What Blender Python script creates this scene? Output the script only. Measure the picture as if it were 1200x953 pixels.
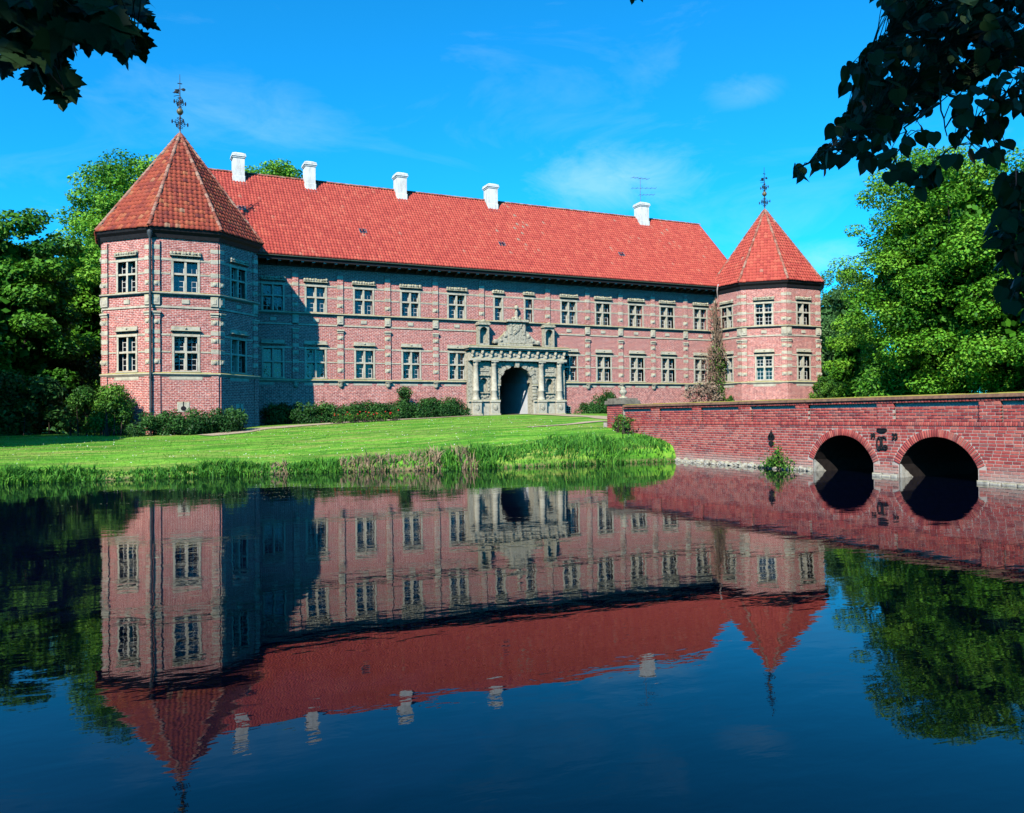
import bpy, math, random
import numpy as np
from mathutils import Matrix, Vector, noise as mnoise

# ------------------------------------------------------------------ scene, camera, light
for o in list(bpy.data.objects):
    bpy.data.objects.remove(o)
scene = bpy.context.scene
col = scene.collection
random.seed(7)
RNG = np.random.default_rng(7)

CAM = Vector((-2.5033, -57.855, 2.2))
YAW, PITCH, ROLL, FPX = 0.44147, 0.012521, 0.0096317, 965.37
cam_data = bpy.data.cameras.new('camera')
cam = bpy.data.objects.new('camera', cam_data)
col.objects.link(cam)
_r = Vector((math.cos(YAW), -math.sin(YAW), 0))
_h = Vector((math.sin(YAW), math.cos(YAW), 0))
_f = _h * math.cos(PITCH) + Vector((0, 0, math.sin(PITCH)))
_u = Vector((0, 0, math.cos(PITCH))) - _h * math.sin(PITCH)
_rr = _r * math.cos(ROLL) - _u * math.sin(ROLL)
_uu = _u * math.cos(ROLL) + _r * math.sin(ROLL)
cam.matrix_world = Matrix(((_rr.x, _uu.x, -_f.x, CAM.x), (_rr.y, _uu.y, -_f.y, CAM.y), (_rr.z, _uu.z, -_f.z, CAM.z), (0, 0, 0, 1)))
cam_data.sensor_width = 36.0
cam_data.sensor_fit = 'HORIZONTAL'
cam_data.lens = FPX / 1200.0 * 36.0
cam_data.clip_start = 0.05
cam_data.clip_end = 3000
scene.camera = cam

SUN_EL, SUN_ROT = math.radians(37.8), math.radians(226.5)
world = bpy.data.worlds.new('World')
scene.world = world
world.use_nodes = True
wn, wl = world.node_tree.nodes, world.node_tree.links
wn.clear()
w_out = wn.new('ShaderNodeOutputWorld')
w_bg = wn.new('ShaderNodeBackground')
w_bg.inputs['Strength'].default_value = 0.072
w_sky = wn.new('ShaderNodeTexSky')
w_sky.sky_type = 'NISHITA'
w_sky.sun_disc = False
w_sky.sun_elevation = SUN_EL
w_sky.sun_rotation = SUN_ROT
w_sky.altitude = 0
w_sky.air_density = 1.0
w_sky.dust_density = 0.0
w_sky.ozone_density = 3.0
w_hsv = wn.new('ShaderNodeHueSaturation')
w_hsv.inputs['Hue'].default_value = 0.5
w_hsv.inputs['Saturation'].default_value = 1.0
w_hsv.inputs['Value'].default_value = 1.0
wl.new(w_sky.outputs[0], w_hsv.inputs['Color'])
w_tint = wn.new('ShaderNodeMixRGB')            # slide-film blue over the whole dome
w_tint.blend_type = 'MULTIPLY'
w_tint.inputs['Fac'].default_value = 1.0
w_tint.inputs['Color2'].default_value = (0.10, 1.66, 2.45, 1)
wl.new(w_hsv.outputs[0], w_tint.inputs['Color1'])
# thin cirrus: stretched noise over the whole dome
w_tc = wn.new('ShaderNodeTexCoord')
w_sep = wn.new('ShaderNodeSeparateXYZ')
wl.new(w_tc.outputs['Generated'], w_sep.inputs[0])
w_map = wn.new('ShaderNodeMapping')
w_map.inputs['Rotation'].default_value = (0.15, 0.1, 0.5)
w_map.inputs['Location'].default_value = (0.3, 1.1, 0.4)
w_map.inputs['Scale'].default_value = (2.0, 3.4, 7.5)
wl.new(w_tc.outputs['Generated'], w_map.inputs['Vector'])
w_n = wn.new('ShaderNodeTexNoise')
w_n.inputs['Scale'].default_value = 1.35
w_n.inputs['Detail'].default_value = 8
w_n.inputs['Roughness'].default_value = 0.62
w_n.inputs['Distortion'].default_value = 0.8
wl.new(w_map.outputs[0], w_n.inputs['Vector'])
w_ramp = wn.new('ShaderNodeValToRGB')
w_ramp.color_ramp.elements[0].position = 0.54
w_ramp.color_ramp.elements[0].color = (0, 0, 0, 1)
w_ramp.color_ramp.elements[1].position = 0.85
w_ramp.color_ramp.elements[1].color = (0.22, 0.22, 0.22, 1)
wl.new(w_n.outputs['Fac'], w_ramp.inputs[0])
w_mix = wn.new('ShaderNodeMixRGB')
w_mix.blend_type = 'MIX'
w_mix.inputs['Color2'].default_value = (6.0, 9.6, 11.5, 1)
def w_math(op, a, b=0.0, clamp=False):
    q = wn.new('ShaderNodeMath'); q.operation = op; q.use_clamp = clamp
    for i, v in enumerate((a, b)):
        if hasattr(v, 'is_output'): wl.new(v, q.inputs[i])
        else: q.inputs[i].default_value = v
    return q.outputs[0]
def w_dot(vec):
    q = wn.new('ShaderNodeVectorMath'); q.operation = 'DOT_PRODUCT'
    wl.new(w_tc.outputs['Generated'], q.inputs[0]); q.inputs[1].default_value = tuple(vec)
    return q.outputs['Value']
def soft_cloud(px, py, su, sv, amount):
    """one small fair-weather cloud at a fixed bearing and height in the sky"""
    d = (_f + _rr * ((px - 600) / FPX) - _uu * ((py - 476.5) / FPX)).normalized()
    e1 = d.cross(Vector((0, 0, 1))).normalized(); e2 = e1.cross(d)
    u, v = w_math('DIVIDE', w_dot(e1), su), w_math('DIVIDE', w_dot(e2), sv)
    r2 = w_math('ADD', w_math('MULTIPLY', u, u), w_math('MULTIPLY', v, v))
    fall = w_math('SUBTRACT', 1.0, r2, True)
    front = w_math('GREATER_THAN', w_dot(d), 0.0)
    tex = w_math('MULTIPLY', w_math('SUBTRACT', w_math('ADD', w_n2.outputs['Fac'], w_math('MULTIPLY', fall, 0.5)), 0.70, True), 2.4, True)
    return w_math('MULTIPLY', w_math('MULTIPLY', w_math('MULTIPLY', fall, tex), front), amount)
w_map2 = wn.new('ShaderNodeMapping'); w_map2.inputs['Scale'].default_value = (5, 5, 11)
wl.new(w_tc.outputs['Generated'], w_map2.inputs['Vector'])
w_n2 = wn.new('ShaderNodeTexNoise'); w_n2.inputs['Scale'].default_value = 2.6; w_n2.inputs['Detail'].default_value = 7; w_n2.inputs['Roughness'].default_value = 0.66; w_n2.inputs['Distortion'].default_value = 0.6
wl.new(w_map2.outputs[0], w_n2.inputs['Vector'])
w_fac = w_ramp.outputs[0]
for c_ in ((715, 210, 0.15, 0.055, 0.42), (866, 108, 0.06, 0.024, 0.20), (965, 302, 0.10, 0.026, 0.35), (270, 130, 0.18, 0.06, 0.16)):
    w_fac = w_math('ADD', w_fac, soft_cloud(*c_), True)
wl.new(w_fac, w_mix.inputs['Fac'])
wl.new(w_tint.outputs[0], w_mix.inputs['Color1'])
wl.new(w_mix.outputs[0], w_bg.inputs['Color'])
wl.new(w_bg.outputs[0], w_out.inputs['Surface'])

sun_data = bpy.data.lights.new('sun', 'SUN')
sun_data.energy = 4.8
sun_data.angle = math.radians(0.5)
sun_data.color = (1.0, 0.94, 0.82)
sun = bpy.data.objects.new('sun', sun_data)
col.objects.link(sun)
_sd = Vector((math.sin(SUN_ROT) * math.cos(SUN_EL), math.cos(SUN_ROT) * math.cos(SUN_EL), math.sin(SUN_EL)))
sun.rotation_euler = (-_sd).to_track_quat('-Z', 'Y').to_euler()
sun.location = (-40, -90, 60)

vs = scene.view_settings
scene.display_settings.display_device = 'sRGB'
vs.view_transform = 'Standard'
vs.look = 'None'
vs.exposure = 0.5
vs.gamma = 1.0
vs.use_curve_mapping = False
scene.cycles.max_bounces = 6
scene.cycles.diffuse_bounces = 0
scene.cycles.transparent_max_bounces = 4
scene.cycles.caustics_reflective = False
scene.cycles.caustics_refractive = False

# ------------------------------------------------------------------ helpers
def ray(px, py):
    """direction through a point of the photograph (1200 x 953), used to place things at a chosen distance"""
    X, Y = (px - 600) / FPX, (py - 476.5) / FPX
    d = _f + _rr * X - _uu * Y
    return d

def at_depth(px, py, depth):
    return CAM + ray(px, py) * depth

def link(o, parent=None):
    col.objects.link(o)
    if parent is not None:
        o.parent = parent
        p = parent
        if p.parent is None and p.get('_w', 0):
            o.matrix_parent_inverse = Matrix.Translation(-p.location)
    return o

def thing(name, label, cat, loc=(0, 0, 0), group=None):
    """empty at the base of a thing; its parts are modelled in world coordinates"""
    o = bpy.data.objects.new(name, None)
    col.objects.link(o)
    o.location = loc
    o.empty_display_size = 0.3
    o['label'] = label
    o['category'] = cat
    o['_w'] = 1
    if group:
        o['group'] = group
    return o

def tag(o, label, cat=None, group=None, kind=None):
    if label: o['label'] = label
    if cat: o['category'] = cat
    if group: o['group'] = group
    if kind: o['kind'] = kind
    return o

class MB:
    def __init__(s):
        s.v, s.f, s.m = [], [], []
    def add(s, verts, faces, m=0):
        b = len(s.v)
        s.v += [tuple(v) for v in verts]
        for f in faces:
            s.f.append([b + i for i in f]); s.m.append(m)
        return s
    def box(s, x0, x1, y0, y1, z0, z1, m=0, skip=''):
        v = [(x0, y0, z0), (x1, y0, z0), (x1, y1, z0), (x0, y1, z0), (x0, y0, z1), (x1, y0, z1), (x1, y1, z1), (x0, y1, z1)]
        fs = {'b': (0, 3, 2, 1), 't': (4, 5, 6, 7), 'f': (0, 1, 5, 4), 'r': (1, 2, 6, 5), 'k': (2, 3, 7, 6), 'l': (3, 0, 4, 7)}
        return s.add(v, [f for k, f in fs.items() if k not in skip], m)
    def bbox(s, x0, x1, y0, y1, z0, z1, c=0.02, m=0):
        """box with a chamfer along the outer (low y) edges"""
        v = [(x0, y1, z0), (x1, y1, z0), (x1, y1, z1), (x0, y1, z1),
             (x0, y0 + c, z0), (x1, y0 + c, z0), (x1, y0 + c, z1), (x0, y0 + c, z1),
             (x0 + c, y0, z0 + c), (x1 - c, y0, z0 + c), (x1 - c, y0, z1 - c), (x0 + c, y0, z1 - c)]
        f = [(8, 9, 10, 11), (4, 5, 9, 8), (5, 6, 10, 9), (6, 7, 11, 10), (7, 4, 8, 11),
             (0, 1, 5, 4), (1, 2, 6, 5), (2, 3, 7, 6), (3, 0, 4, 7), (1, 0, 3, 2)]
        return s.add(v, f, m)
    def prism(s, poly, y0, y1, m=0):
        """poly: (x,z) counter-clockwise seen from -y; extruded from y0 (front) to y1"""
        n = len(poly)
        v = [(x, y0, z) for x, z in poly] + [(x, y1, z) for x, z in poly]
        f = [tuple(range(n)), tuple(range(2 * n - 1, n - 1, -1))]
        for i in range(n):
            j = (i + 1) % n
            f.append((i, n + i, n + j, j))
        return s.add(v, f, m)
    def lathe(s, prof, cx=0, cy=0, n=12, m=0, a0=0.0, a1=2 * math.pi):
        """prof: list of (r,z) from bottom to top"""
        full = abs(a1 - a0 - 2 * math.pi) < 1e-6
        k = n if full else n + 1
        v = []
        for r, z in prof:
            for i in range(k):
                a = a0 + (a1 - a0) * i / n
                v.append((cx + r * math.cos(a), cy + r * math.sin(a), z))
        f = []
        for j in range(len(prof) - 1):
            for i in range(n):
                i2 = (i + 1) % k
                f.append((j * k + i, j * k + i2, (j + 1) * k + i2, (j + 1) * k + i))
        return s.add(v, f, m)
    def tube(s, pts, rad, n=6, m=0, cap=True):
        pts = [Vector(p) for p in pts]
        if not hasattr(rad, '__len__'):
            rad = [rad] * len(pts)
        v = []
        for i, p in enumerate(pts):
            d = (pts[min(i + 1, len(pts) - 1)] - pts[max(i - 1, 0)])
            d = d.normalized() if d.length > 1e-9 else Vector((0, 0, 1))
            a = d.cross(Vector((0, 0, 1)) if abs(d.z) < 0.9 else Vector((1, 0, 0))).normalized()
            b = d.cross(a)
            for k in range(n):
                t = 2 * math.pi * k / n
                v.append(p + (a * math.cos(t) + b * math.sin(t)) * rad[i])
        f = []
        for i in range(len(pts) - 1):
            for k in range(n):
                k2 = (k + 1) % n
                f.append((i * n + k, i * n + k2, (i + 1) * n + k2, (i + 1) * n + k))
        if cap:
            f.append(tuple(range(n))[::-1]); f.append(tuple((len(pts) - 1) * n + k for k in range(n)))
        return s.add(v, f, m)
    def blob(s, cx, cy, cz, rx, ry, rz, seed=0, rough=0.25, m=0, n=8, k=5):
        """irregular rounded lump"""
        v, f = [], []
        for j in range(k + 1):
            th = math.pi * j / k
            for i in range(n):
                ph = 2 * math.pi * i / n
                d = Vector((math.sin(th) * math.cos(ph), math.sin(th) * math.sin(ph), math.cos(th)))
                q = 1 + rough * mnoise.noise(d * 1.7 + Vector((seed * 3.1, seed * 1.7, seed)))
                v.append((cx + d.x * rx * q, cy + d.y * ry * q, cz + d.z * rz * q))
        for j in range(k):
            for i in range(n):
                i2 = (i + 1) % n
                f.append((j * n + i, (j + 1) * n + i, (j + 1) * n + i2, j * n + i2))
        return s.add(v, f, m)
    def mesh(s, name, mats, smooth=False, uv=True):
        me = bpy.data.meshes.new(name)
        me.from_pydata(s.v, [], s.f)
        if not isinstance(mats, (list, tuple)): mats = [mats]
        for m in mats: me.materials.append(m)
        if len(mats) > 1: me.polygons.foreach_set('material_index', s.m)
        me.update()
        if uv:
            n = len(me.loops)
            li = np.empty(n, np.int32); me.loops.foreach_get('vertex_index', li)
            co = np.empty(len(me.vertices) * 3, np.float32); me.vertices.foreach_get('co', co); co = co.reshape(-1, 3)
            nf = len(me.polygons)
            nr = np.empty(nf * 3, np.float32); me.polygons.foreach_get('normal', nr); nr = nr.reshape(-1, 3)
            lt = np.empty(nf, np.int32); me.polygons.foreach_get('loop_total', lt)
            N = np.repeat(nr, lt, axis=0); P = co[li]
            flat = np.abs(N[:, 2]) > 0.75
            L = np.hypot(N[:, 0], N[:, 1]); L[L < 1e-6] = 1
            u = np.where(flat, P[:, 0], (-N[:, 1] * P[:, 0] + N[:, 0] * P[:, 1]) / L)
            w = np.where(flat, P[:, 1], P[:, 2])
            lay = me.uv_layers.new(name='UVMap')
            lay.data.foreach_set('uv', np.stack([u, w], 1).astype(np.float32).ravel())
        if smooth: me.polygons.foreach_set('use_smooth', [True] * len(me.polygons))
        return me
    def build(s, name, mats, parent=None, smooth=False, mat=None):
        o = bpy.data.objects.new(name, s.mesh(name, mats, smooth))
        link(o, parent)
        if mat is not None: o.matrix_basis = mat
        return o

def put(name, me, parent=None, M=None):
    o = bpy.data.objects.new(name, me)
    link(o, parent)
    if M is not None: o.matrix_basis = M
    return o

def npmesh(name, V, F, mats, tint=None, smooth=False):
    V = np.ascontiguousarray(V, np.float32); F = np.ascontiguousarray(F, np.int32)
    me = bpy.data.meshes.new(name)
    m, k = F.shape
    me.vertices.add(len(V)); me.vertices.foreach_set('co', V.ravel())
    me.loops.add(m * k); me.loops.foreach_set('vertex_index', F.ravel())
    me.polygons.add(m); me.polygons.foreach_set('loop_start', np.arange(0, m * k, k, dtype=np.int32))
    if not isinstance(mats, (list, tuple)): mats = [mats]
    for q in mats: me.materials.append(q)
    if tint is not None:
        a = me.attributes.new('tint', 'FLOAT', 'FACE')
        a.data.foreach_set('value', np.ascontiguousarray(tint, np.float32))
    if smooth: me.polygons.foreach_set('use_smooth', np.ones(m, bool))
    me.update(calc_edges=True)
    return me

def npobj(name, V, F, mats, parent=None, tint=None, smooth=False):
    return link(bpy.data.objects.new(name, npmesh(name, V, F, mats, tint, smooth)), parent)

# ------------------------------------------------------------------ materials
class NT:
    """tiny node helper"""
    def __init__(s, name):
        s.mat = bpy.data.materials.new(name); s.mat.use_nodes = True
        s.n, s.l = s.mat.node_tree.nodes, s.mat.node_tree.links
        s.n.clear()
        s.out = s.n.new('ShaderNodeOutputMaterial')
    def node(s, t, **kw):
        q = s.n.new(t)
        for k, v in kw.items():
            if k in q.inputs.keys(): q.inputs[k].default_value = v
            else: setattr(q, k, v)
        return q
    def lk(s, a, b): s.l.new(a, b); return s
    def bsdf(s, rough=0.8, spec=0.2, **kw):
        b = s.n.new('ShaderNodeBsdfPrincipled')
        b.inputs['Roughness'].default_value = rough
        b.inputs['Specular IOR Level'].default_value = spec
        for k, v in kw.items(): b.inputs[k].default_value = v
        s.l.new(b.outputs[0], s.out.inputs['Surface'])
        return b
    def pos(s):
        return s.n.new('ShaderNodeNewGeometry').outputs['Position']
    def noise(s, vec, scale, detail=4, rough=0.55, dist=0.0):
        q = s.n.new('ShaderNodeTexNoise')
        q.inputs['Scale'].default_value = scale; q.inputs['Detail'].default_value = detail
        q.inputs['Roughness'].default_value = rough; q.inputs['Distortion'].default_value = dist
        if vec is not None: s.l.new(vec, q.inputs['Vector'])
        return q.outputs['Fac']
    def ramp(s, fac, stops):
        q = s.n.new('ShaderNodeValToRGB')
        e = q.color_ramp.elements
        while len(e) > 1: e.remove(e[-1])
        for i, (p, c) in enumerate(stops):
            if not hasattr(c, '__len__'): c = (c, c, c)
            x = e[0] if i == 0 else e.new(p)
            x.position = p; x.color = (*c, 1)
        s.l.new(fac, q.inputs[0])
        return q.outputs[0]
    def mix(s, fac, a, b, mode='MIX'):
        q = s.n.new('ShaderNodeMixRGB'); q.blend_type = mode
        for sock, val in (('Fac', fac), ('Color1', a), ('Color2', b)):
            if hasattr(val, 'is_output'): s.l.new(val, q.inputs[sock])
            elif hasattr(val, '__len__'): q.inputs[sock].default_value = (*val, 1)
            else: q.inputs[sock].default_value = val if sock == 'Fac' else (val, val, val, 1)
        return q.outputs[0]
    def math(s, op, a, b=0.0):
        q = s.n.new('ShaderNodeMath'); q.operation = op
        for i, val in enumerate((a, b)):
            if hasattr(val, 'is_output'): s.l.new(val, q.inputs[i])
            else: q.inputs[i].default_value = val
        return q.outputs[0]
    def bump(s, b, h, strength=0.5, dist=0.02):
        q = s.n.new('ShaderNodeBump'); q.inputs['Strength'].default_value = strength; q.inputs['Distance'].default_value = dist
        s.l.new(h, q.inputs['Height']); s.l.new(q.outputs[0], b.inputs['Normal'])

def mat_castle_brick():
    t = NT('castle_brick'); b = t.bsdf(0.9, 0.15)
    uv = t.node('ShaderNodeUVMap').outputs[0]
    br = t.node('ShaderNodeTexBrick')
    br.offset = 0.5
    for k, v in (('Scale', 1.0), ('Mortar Size', 0.014), ('Mortar Smooth', 0.15), ('Bias', 0.0), ('Brick Width', 0.27), ('Row Height', 0.1)):
        br.inputs[k].default_value = v
    br.inputs['Color1'].default_value = (0.56, 0.145, 0.11, 1)
    br.inputs['Color2'].default_value = (0.34, 0.075, 0.07, 1)
    br.inputs['Mortar'].default_value = (0.66, 0.53, 0.46, 1)
    t.lk(uv, br.inputs['Vector'])
    p = t.pos()
    n1 = t.noise(p, 0.55, 5, 0.6)
    c = t.mix(t.ramp(n1, [(0.35, 0.0), (0.7, 0.35)]), br.outputs['Color'], (0.42, 0.16, 0.13))
    n2 = t.noise(p, 3.6, 5, 0.75)          # worn, lime-spotted bricks
    c = t.mix(t.ramp(n2, [(0.56, 0.0), (0.66, 0.45)]), c, (0.56, 0.45, 0.39))
    n3 = t.noise(p, 1.5, 6, 0.7, 0.6)      # patches of old limewash
    c = t.mix(t.ramp(n3, [(0.62, 0.0), (0.70, 0.5)]), c, (0.56, 0.50, 0.43))
    n5 = t.noise(p, 8.0, 3, 0.8)
    c = t.mix(0.75, c, t.ramp(n5, [(0.36, (0.45, 0.38, 0.42)), (0.5, (1.0, 1.0, 1.0)), (0.64, (1.45, 1.5, 1.5))]), 'MULTIPLY')
    n4 = t.noise(p, 4.4, 5, 0.75)
    c = t.mix(t.ramp(n4, [(0.32, 0.6), (0.44, 0.0)]), c, (0.16, 0.05, 0.06))
    t.lk(c, b.inputs['Base Color'])
    return t.mat

def mat_stone(name, base, dark, lichen=0.6, scale=3.0):
    t = NT(name); b = t.bsdf(0.9, 0.15)
    p = t.pos()
    c = t.ramp(t.noise(p, scale, 6, 0.65), [(0.3, dark), (0.55, base), (0.8, tuple(min(1, x * 1.15) for x in base))])
    c = t.mix(t.ramp(t.noise(p, 9, 4, 0.7), [(0.55, 0.0), (0.75, 0.55)]), c, tuple(x * 0.55 for x in dark))
    if lichen:
        g = t.n.new('ShaderNodeNewGeometry'); s = t.n.new('ShaderNodeSeparateXYZ')
        t.lk(g.outputs['Normal'], s.inputs[0])
        up = t.math('MULTIPLY', t.ramp(s.outputs['Z'], [(0.4, 0.0), (0.8, 1.0)]), lichen)
        c = t.mix(up, c, (0.42, 0.36, 0.05))
    t.lk(c, b.inputs['Base Color'])
    t.bump(b, t.noise(p, 14, 5, 0.7), 0.25, 0.01)
    return t.mat

def mat_plain(name, colr, rough=0.6, spec=0.3, var=0.25, scale=6.0, metal=0.0):
    t = NT(name); b = t.bsdf(rough, spec); b.inputs['Metallic'].default_value = metal
    p = t.pos()
    c = t.ramp(t.noise(p, scale, 5, 0.6), [(0.3, tuple(x * (1 - var) for x in colr)), (0.7, tuple(min(1, x * (1 + var * 0.5)) for x in colr))])
    t.lk(c, b.inputs['Base Color'])
    return t.mat

def mat_tint(name, stops, rough=0.85, spec=0.2, noise_scale=8.0, noise_amt=0.3, streaks=None, source='attr', bump=0.0, base_pale=None):
    """colour picked per piece (face attribute 'tint' or a random value per object), with fine noise over it"""
    t = NT(name); b = t.bsdf(rough, spec)
    if source == 'attr':
        q = t.node('ShaderNodeAttribute'); q.attribute_name = 'tint'; fac = q.outputs['Fac']
    else:
        fac = t.node('ShaderNodeObjectInfo').outputs['Random']
    c = t.ramp(fac, stops)
    p = t.pos()
    n = t.noise(p, noise_scale, 4, 0.65)
    c = t.mix(noise_amt, c, t.ramp(n, [(0.3, 0.15), (0.7, 1.0)]), 'MULTIPLY')
    if base_pale:
        s = t.n.new('ShaderNodeSeparateXYZ'); t.lk(p, s.inputs[0])
        zz = t.math('ADD', s.outputs['Z'], t.math('MULTIPLY', t.noise(p, 1.2, 4, 0.7), 0.7))
        f = t.ramp(zz, [(0.45, 0.75), (0.95, 0.0)])
        c = t.mix(f, c, base_pale)
    if streaks:
        c = t.mix(t.ramp(t.noise(p, 0.35, 5, 0.6, 0.4), [(0.55, 0.0), (0.75, 0.5)]), c, streaks)
    t.lk(c, b.inputs['Base Color'])
    if bump: t.bump(b, n, bump, 0.01)
    return t.mat

def mat_leaf(name, stops, trans=0.3, rough=0.55, spec=0.25, source='attr'):
    t = NT(name)
    if source == 'attr':
        q = t.node('ShaderNodeAttribute'); q.attribute_name = 'tint'; fac = q.outputs['Fac']
    else:
        fac = t.node('ShaderNodeObjectInfo').outputs['Random']
    c = t.ramp(fac, stops)
    b = t.bsdf(rough, spec)
    t.lk(c, b.inputs['Base Color'])
    tr = t.n.new('ShaderNodeBsdfTranslucent')
    c2 = t.mix(0.5, c, (1.0, 1.0, 0.35), 'MULTIPLY')
    t.lk(c2, tr.inputs['Color'])
    mx = t.n.new('ShaderNodeMixShader'); mx.inputs[0].default_value = trans
    t.lk(b.outputs[0], mx.inputs[1]); t.lk(tr.outputs[0], mx.inputs[2])
    t.lk(mx.outputs[0], t.out.inputs['Surface'])
    return t.mat

def mat_water():
    t = NT('moat_water'); b = t.bsdf(0.015, 0.5)
    b.inputs['Base Color'].default_value = (0.001, 0.002, 0.008, 1)
    b.inputs['IOR'].default_value = 1.30
    p = t.pos()
    mp = t.node('ShaderNodeMapping'); mp.inputs['Rotation'].default_value = (0, 0, YAW); mp.inputs['Scale'].default_value = (0.8, 1.6, 1)
    t.lk(p, mp.inputs['Vector'])
    n1 = t.noise(mp.outputs[0], 2.6, 3, 0.5, 0.3)
    n2 = t.noise(mp.outputs[0], 0.5, 2, 0.5)
    h = t.math('ADD', t.math('MULTIPLY', n1, 0.30), n2)
    t.bump(b, h, 1.0, 0.0050)
    return t.mat

def mat_ground():
    t = NT('lawn_ground'); b = t.bsdf(0.95, 0.1)
    p = t.pos()
    mp = t.node('ShaderNodeMapping'); mp.inputs['Scale'].default_value = (0.35, 1.5, 1)
    t.lk(p, mp.inputs['Vector'])
    n = t.noise(mp.outputs[0], 0.55, 7, 0.72)
    c = t.ramp(n, [(0.40, (0.07, 0.25, 0.018)), (0.47, (0.14, 0.40, 0.03)), (0.53, (0.22, 0.52, 0.045)), (0.61, (0.42, 0.52, 0.10))])
    mp2 = t.node('ShaderNodeMapping'); mp2.inputs['Scale'].default_value = (0.12, 1.0, 1); mp2.inputs['Rotation'].default_value = (0, 0, 0.08)
    t.lk(p, mp2.inputs['Vector'])
    c = t.mix(t.ramp(t.noise(mp2.outputs[0], 1.1, 6, 0.7), [(0.50, 0.0), (0.58, 0.75)]), c, (0.38, 0.36, 0.10))
    c = t.mix(t.ramp(t.noise(mp2.outputs[0], 2.3, 4, 0.7), [(0.42, 0.75), (0.50, 0.0)]), c, (0.06, 0.20, 0.02))
    c = t.mix(t.ramp(t.noise(p, 5, 5, 0.7), [(0.35, 0.6), (0.6, 0.0)]), c, (0.05, 0.17, 0.02))
    c = t.mix(t.ramp(t.noise(p, 1.3, 4, 0.7), [(0.62, 0.0), (0.74, 0.5)]), c, (0.30, 0.30, 0.06))
    s = t.n.new('ShaderNodeSeparateXYZ'); t.lk(p, s.inputs[0])
    soil = t.ramp(t.math('ADD', s.outputs['Z'], t.math('MULTIPLY', t.noise(p, 3, 3), 0.12)), [(0.12, 1.0), (0.26, 0.0)])
    c = t.mix(soil, c, (0.23, 0.18, 0.09))
    t.lk(c, b.inputs['Base Color'])
    t.bump(b, t.noise(p, 7, 6, 0.75), 0.6, 0.05)
    return t.mat

M = {}
M['brick'] = mat_castle_brick()
M['stone'] = mat_stone('pale_sandstone', (0.54, 0.50, 0.385), (0.34, 0.315, 0.24), 0.7)
M['carved'] = mat_stone('carved_sandstone', (0.49, 0.455, 0.345), (0.15, 0.14, 0.105), 0.45, 7.0)
M['white'] = mat_plain('white_paint', (0.66, 0.65, 0.60), 0.6, 0.3, 0.06)
M['limewash'] = mat_plain('limewash', (0.78, 0.76, 0.72), 0.9, 0.1, 0.4, 2.6)
def mat_limewash():
    t = NT('stained_limewash'); b = t.bsdf(0.9, 0.1); p = t.pos()
    mp = t.node('ShaderNodeMapping'); mp.inputs['Scale'].default_value = (3, 3, 0.7); t.lk(p, mp.inputs['Vector'])
    c = t.ramp(t.noise(mp.outputs[0], 1.6, 6, 0.7), [(0.40, (0.60, 0.57, 0.52)), (0.52, (0.76, 0.74, 0.70)), (0.65, (0.82, 0.80, 0.77))])
    t.lk(c, b.inputs['Base Color']); t.bump(b, t.noise(p, 8, 5, 0.7), 0.4, 0.02)
    return t.mat
M['limewash'] = mat_limewash()
M['timber'] = mat_plain('black_tarred_timber', (0.018, 0.017, 0.02), 0.7, 0.25, 0.4)
M['gutter'] = mat_plain('green_copper_gutter', (0.07, 0.13, 0.10), 0.5, 0.4, 0.3)
M['bracket'] = mat_plain('pale_bracket_end', (0.45, 0.50, 0.48), 0.8, 0.2, 0.2)  # pale caps on the ends of the black brackets
M['lead'] = mat_plain('grey_lead', (0.16, 0.18, 0.20), 0.55, 0.4, 0.3)
M['pipe'] = mat_plain('dark_painted_pipe', (0.05, 0.06, 0.065), 0.5, 0.4, 0.3)
M['iron'] = mat_plain('black_iron', (0.012, 0.012, 0.014), 0.5, 0.4, 0.3)
M['copper'] = mat_plain('old_gilt_copper', (0.16, 0.13, 0.06), 0.4, 0.5, 0.35, 12)
M['dark'] = mat_plain('dark_interior', (0.02, 0.02, 0.024), 0.9, 0.1, 0.2)
M['plaster'] = mat_plain('passage_plaster', (0.62, 0.64, 0.66), 0.9, 0.1, 0.15, 2.0)
M['door'] = mat_plain('grey_painted_door', (0.20, 0.25, 0.30), 0.7, 0.2, 0.15)
M['tile'] = mat_tint('red_clay_pantile', [(0.0, (0.42, 0.062, 0.050)), (0.35, (0.52, 0.085, 0.062)), (0.7, (0.59, 0.105, 0.072)), (0.93, (0.62, 0.14, 0.09)), (1.0, (0.40, 0.26, 0.19))],
                     0.8, 0.2, 14, 0.22, None)
M['tile_old'] = mat_tint('weathered_clay_pantile', [(0.0, (0.20, 0.045, 0.04)), (0.35, (0.36, 0.07, 0.045)), (0.7, (0.47, 0.095, 0.05)), (0.9, (0.50, 0.17, 0.08)), (1.0, (0.36, 0.26, 0.18))],
                         0.8, 0.2, 14, 0.45, (0.24, 0.12, 0.09))
M['underlay'] = mat_plain('roof_underlay', (0.16, 0.035, 0.025), 0.9, 0.1, 0.3)
M['hip'] = mat_tint('mortared_hip_tile', [(0.0, (0.30, 0.09, 0.06)), (0.5, (0.40, 0.16, 0.11)), (1.0, (0.46, 0.28, 0.20))], 0.9, 0.1, 9, 0.4, source='object')
BR_STOPS = [(0.0, (0.28, 0.055, 0.055)), (0.3, (0.44, 0.080, 0.074)), (0.6, (0.52, 0.110, 0.092)), (0.85, (0.58, 0.18, 0.14)), (1.0, (0.25, 0.08, 0.085))]
M['bridge_brick'] = mat_tint('bridge_brick', BR_STOPS, 0.85, 0.2, 22, 0.35, None, 'object', 0.4, (0.46, 0.36, 0.30))
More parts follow.
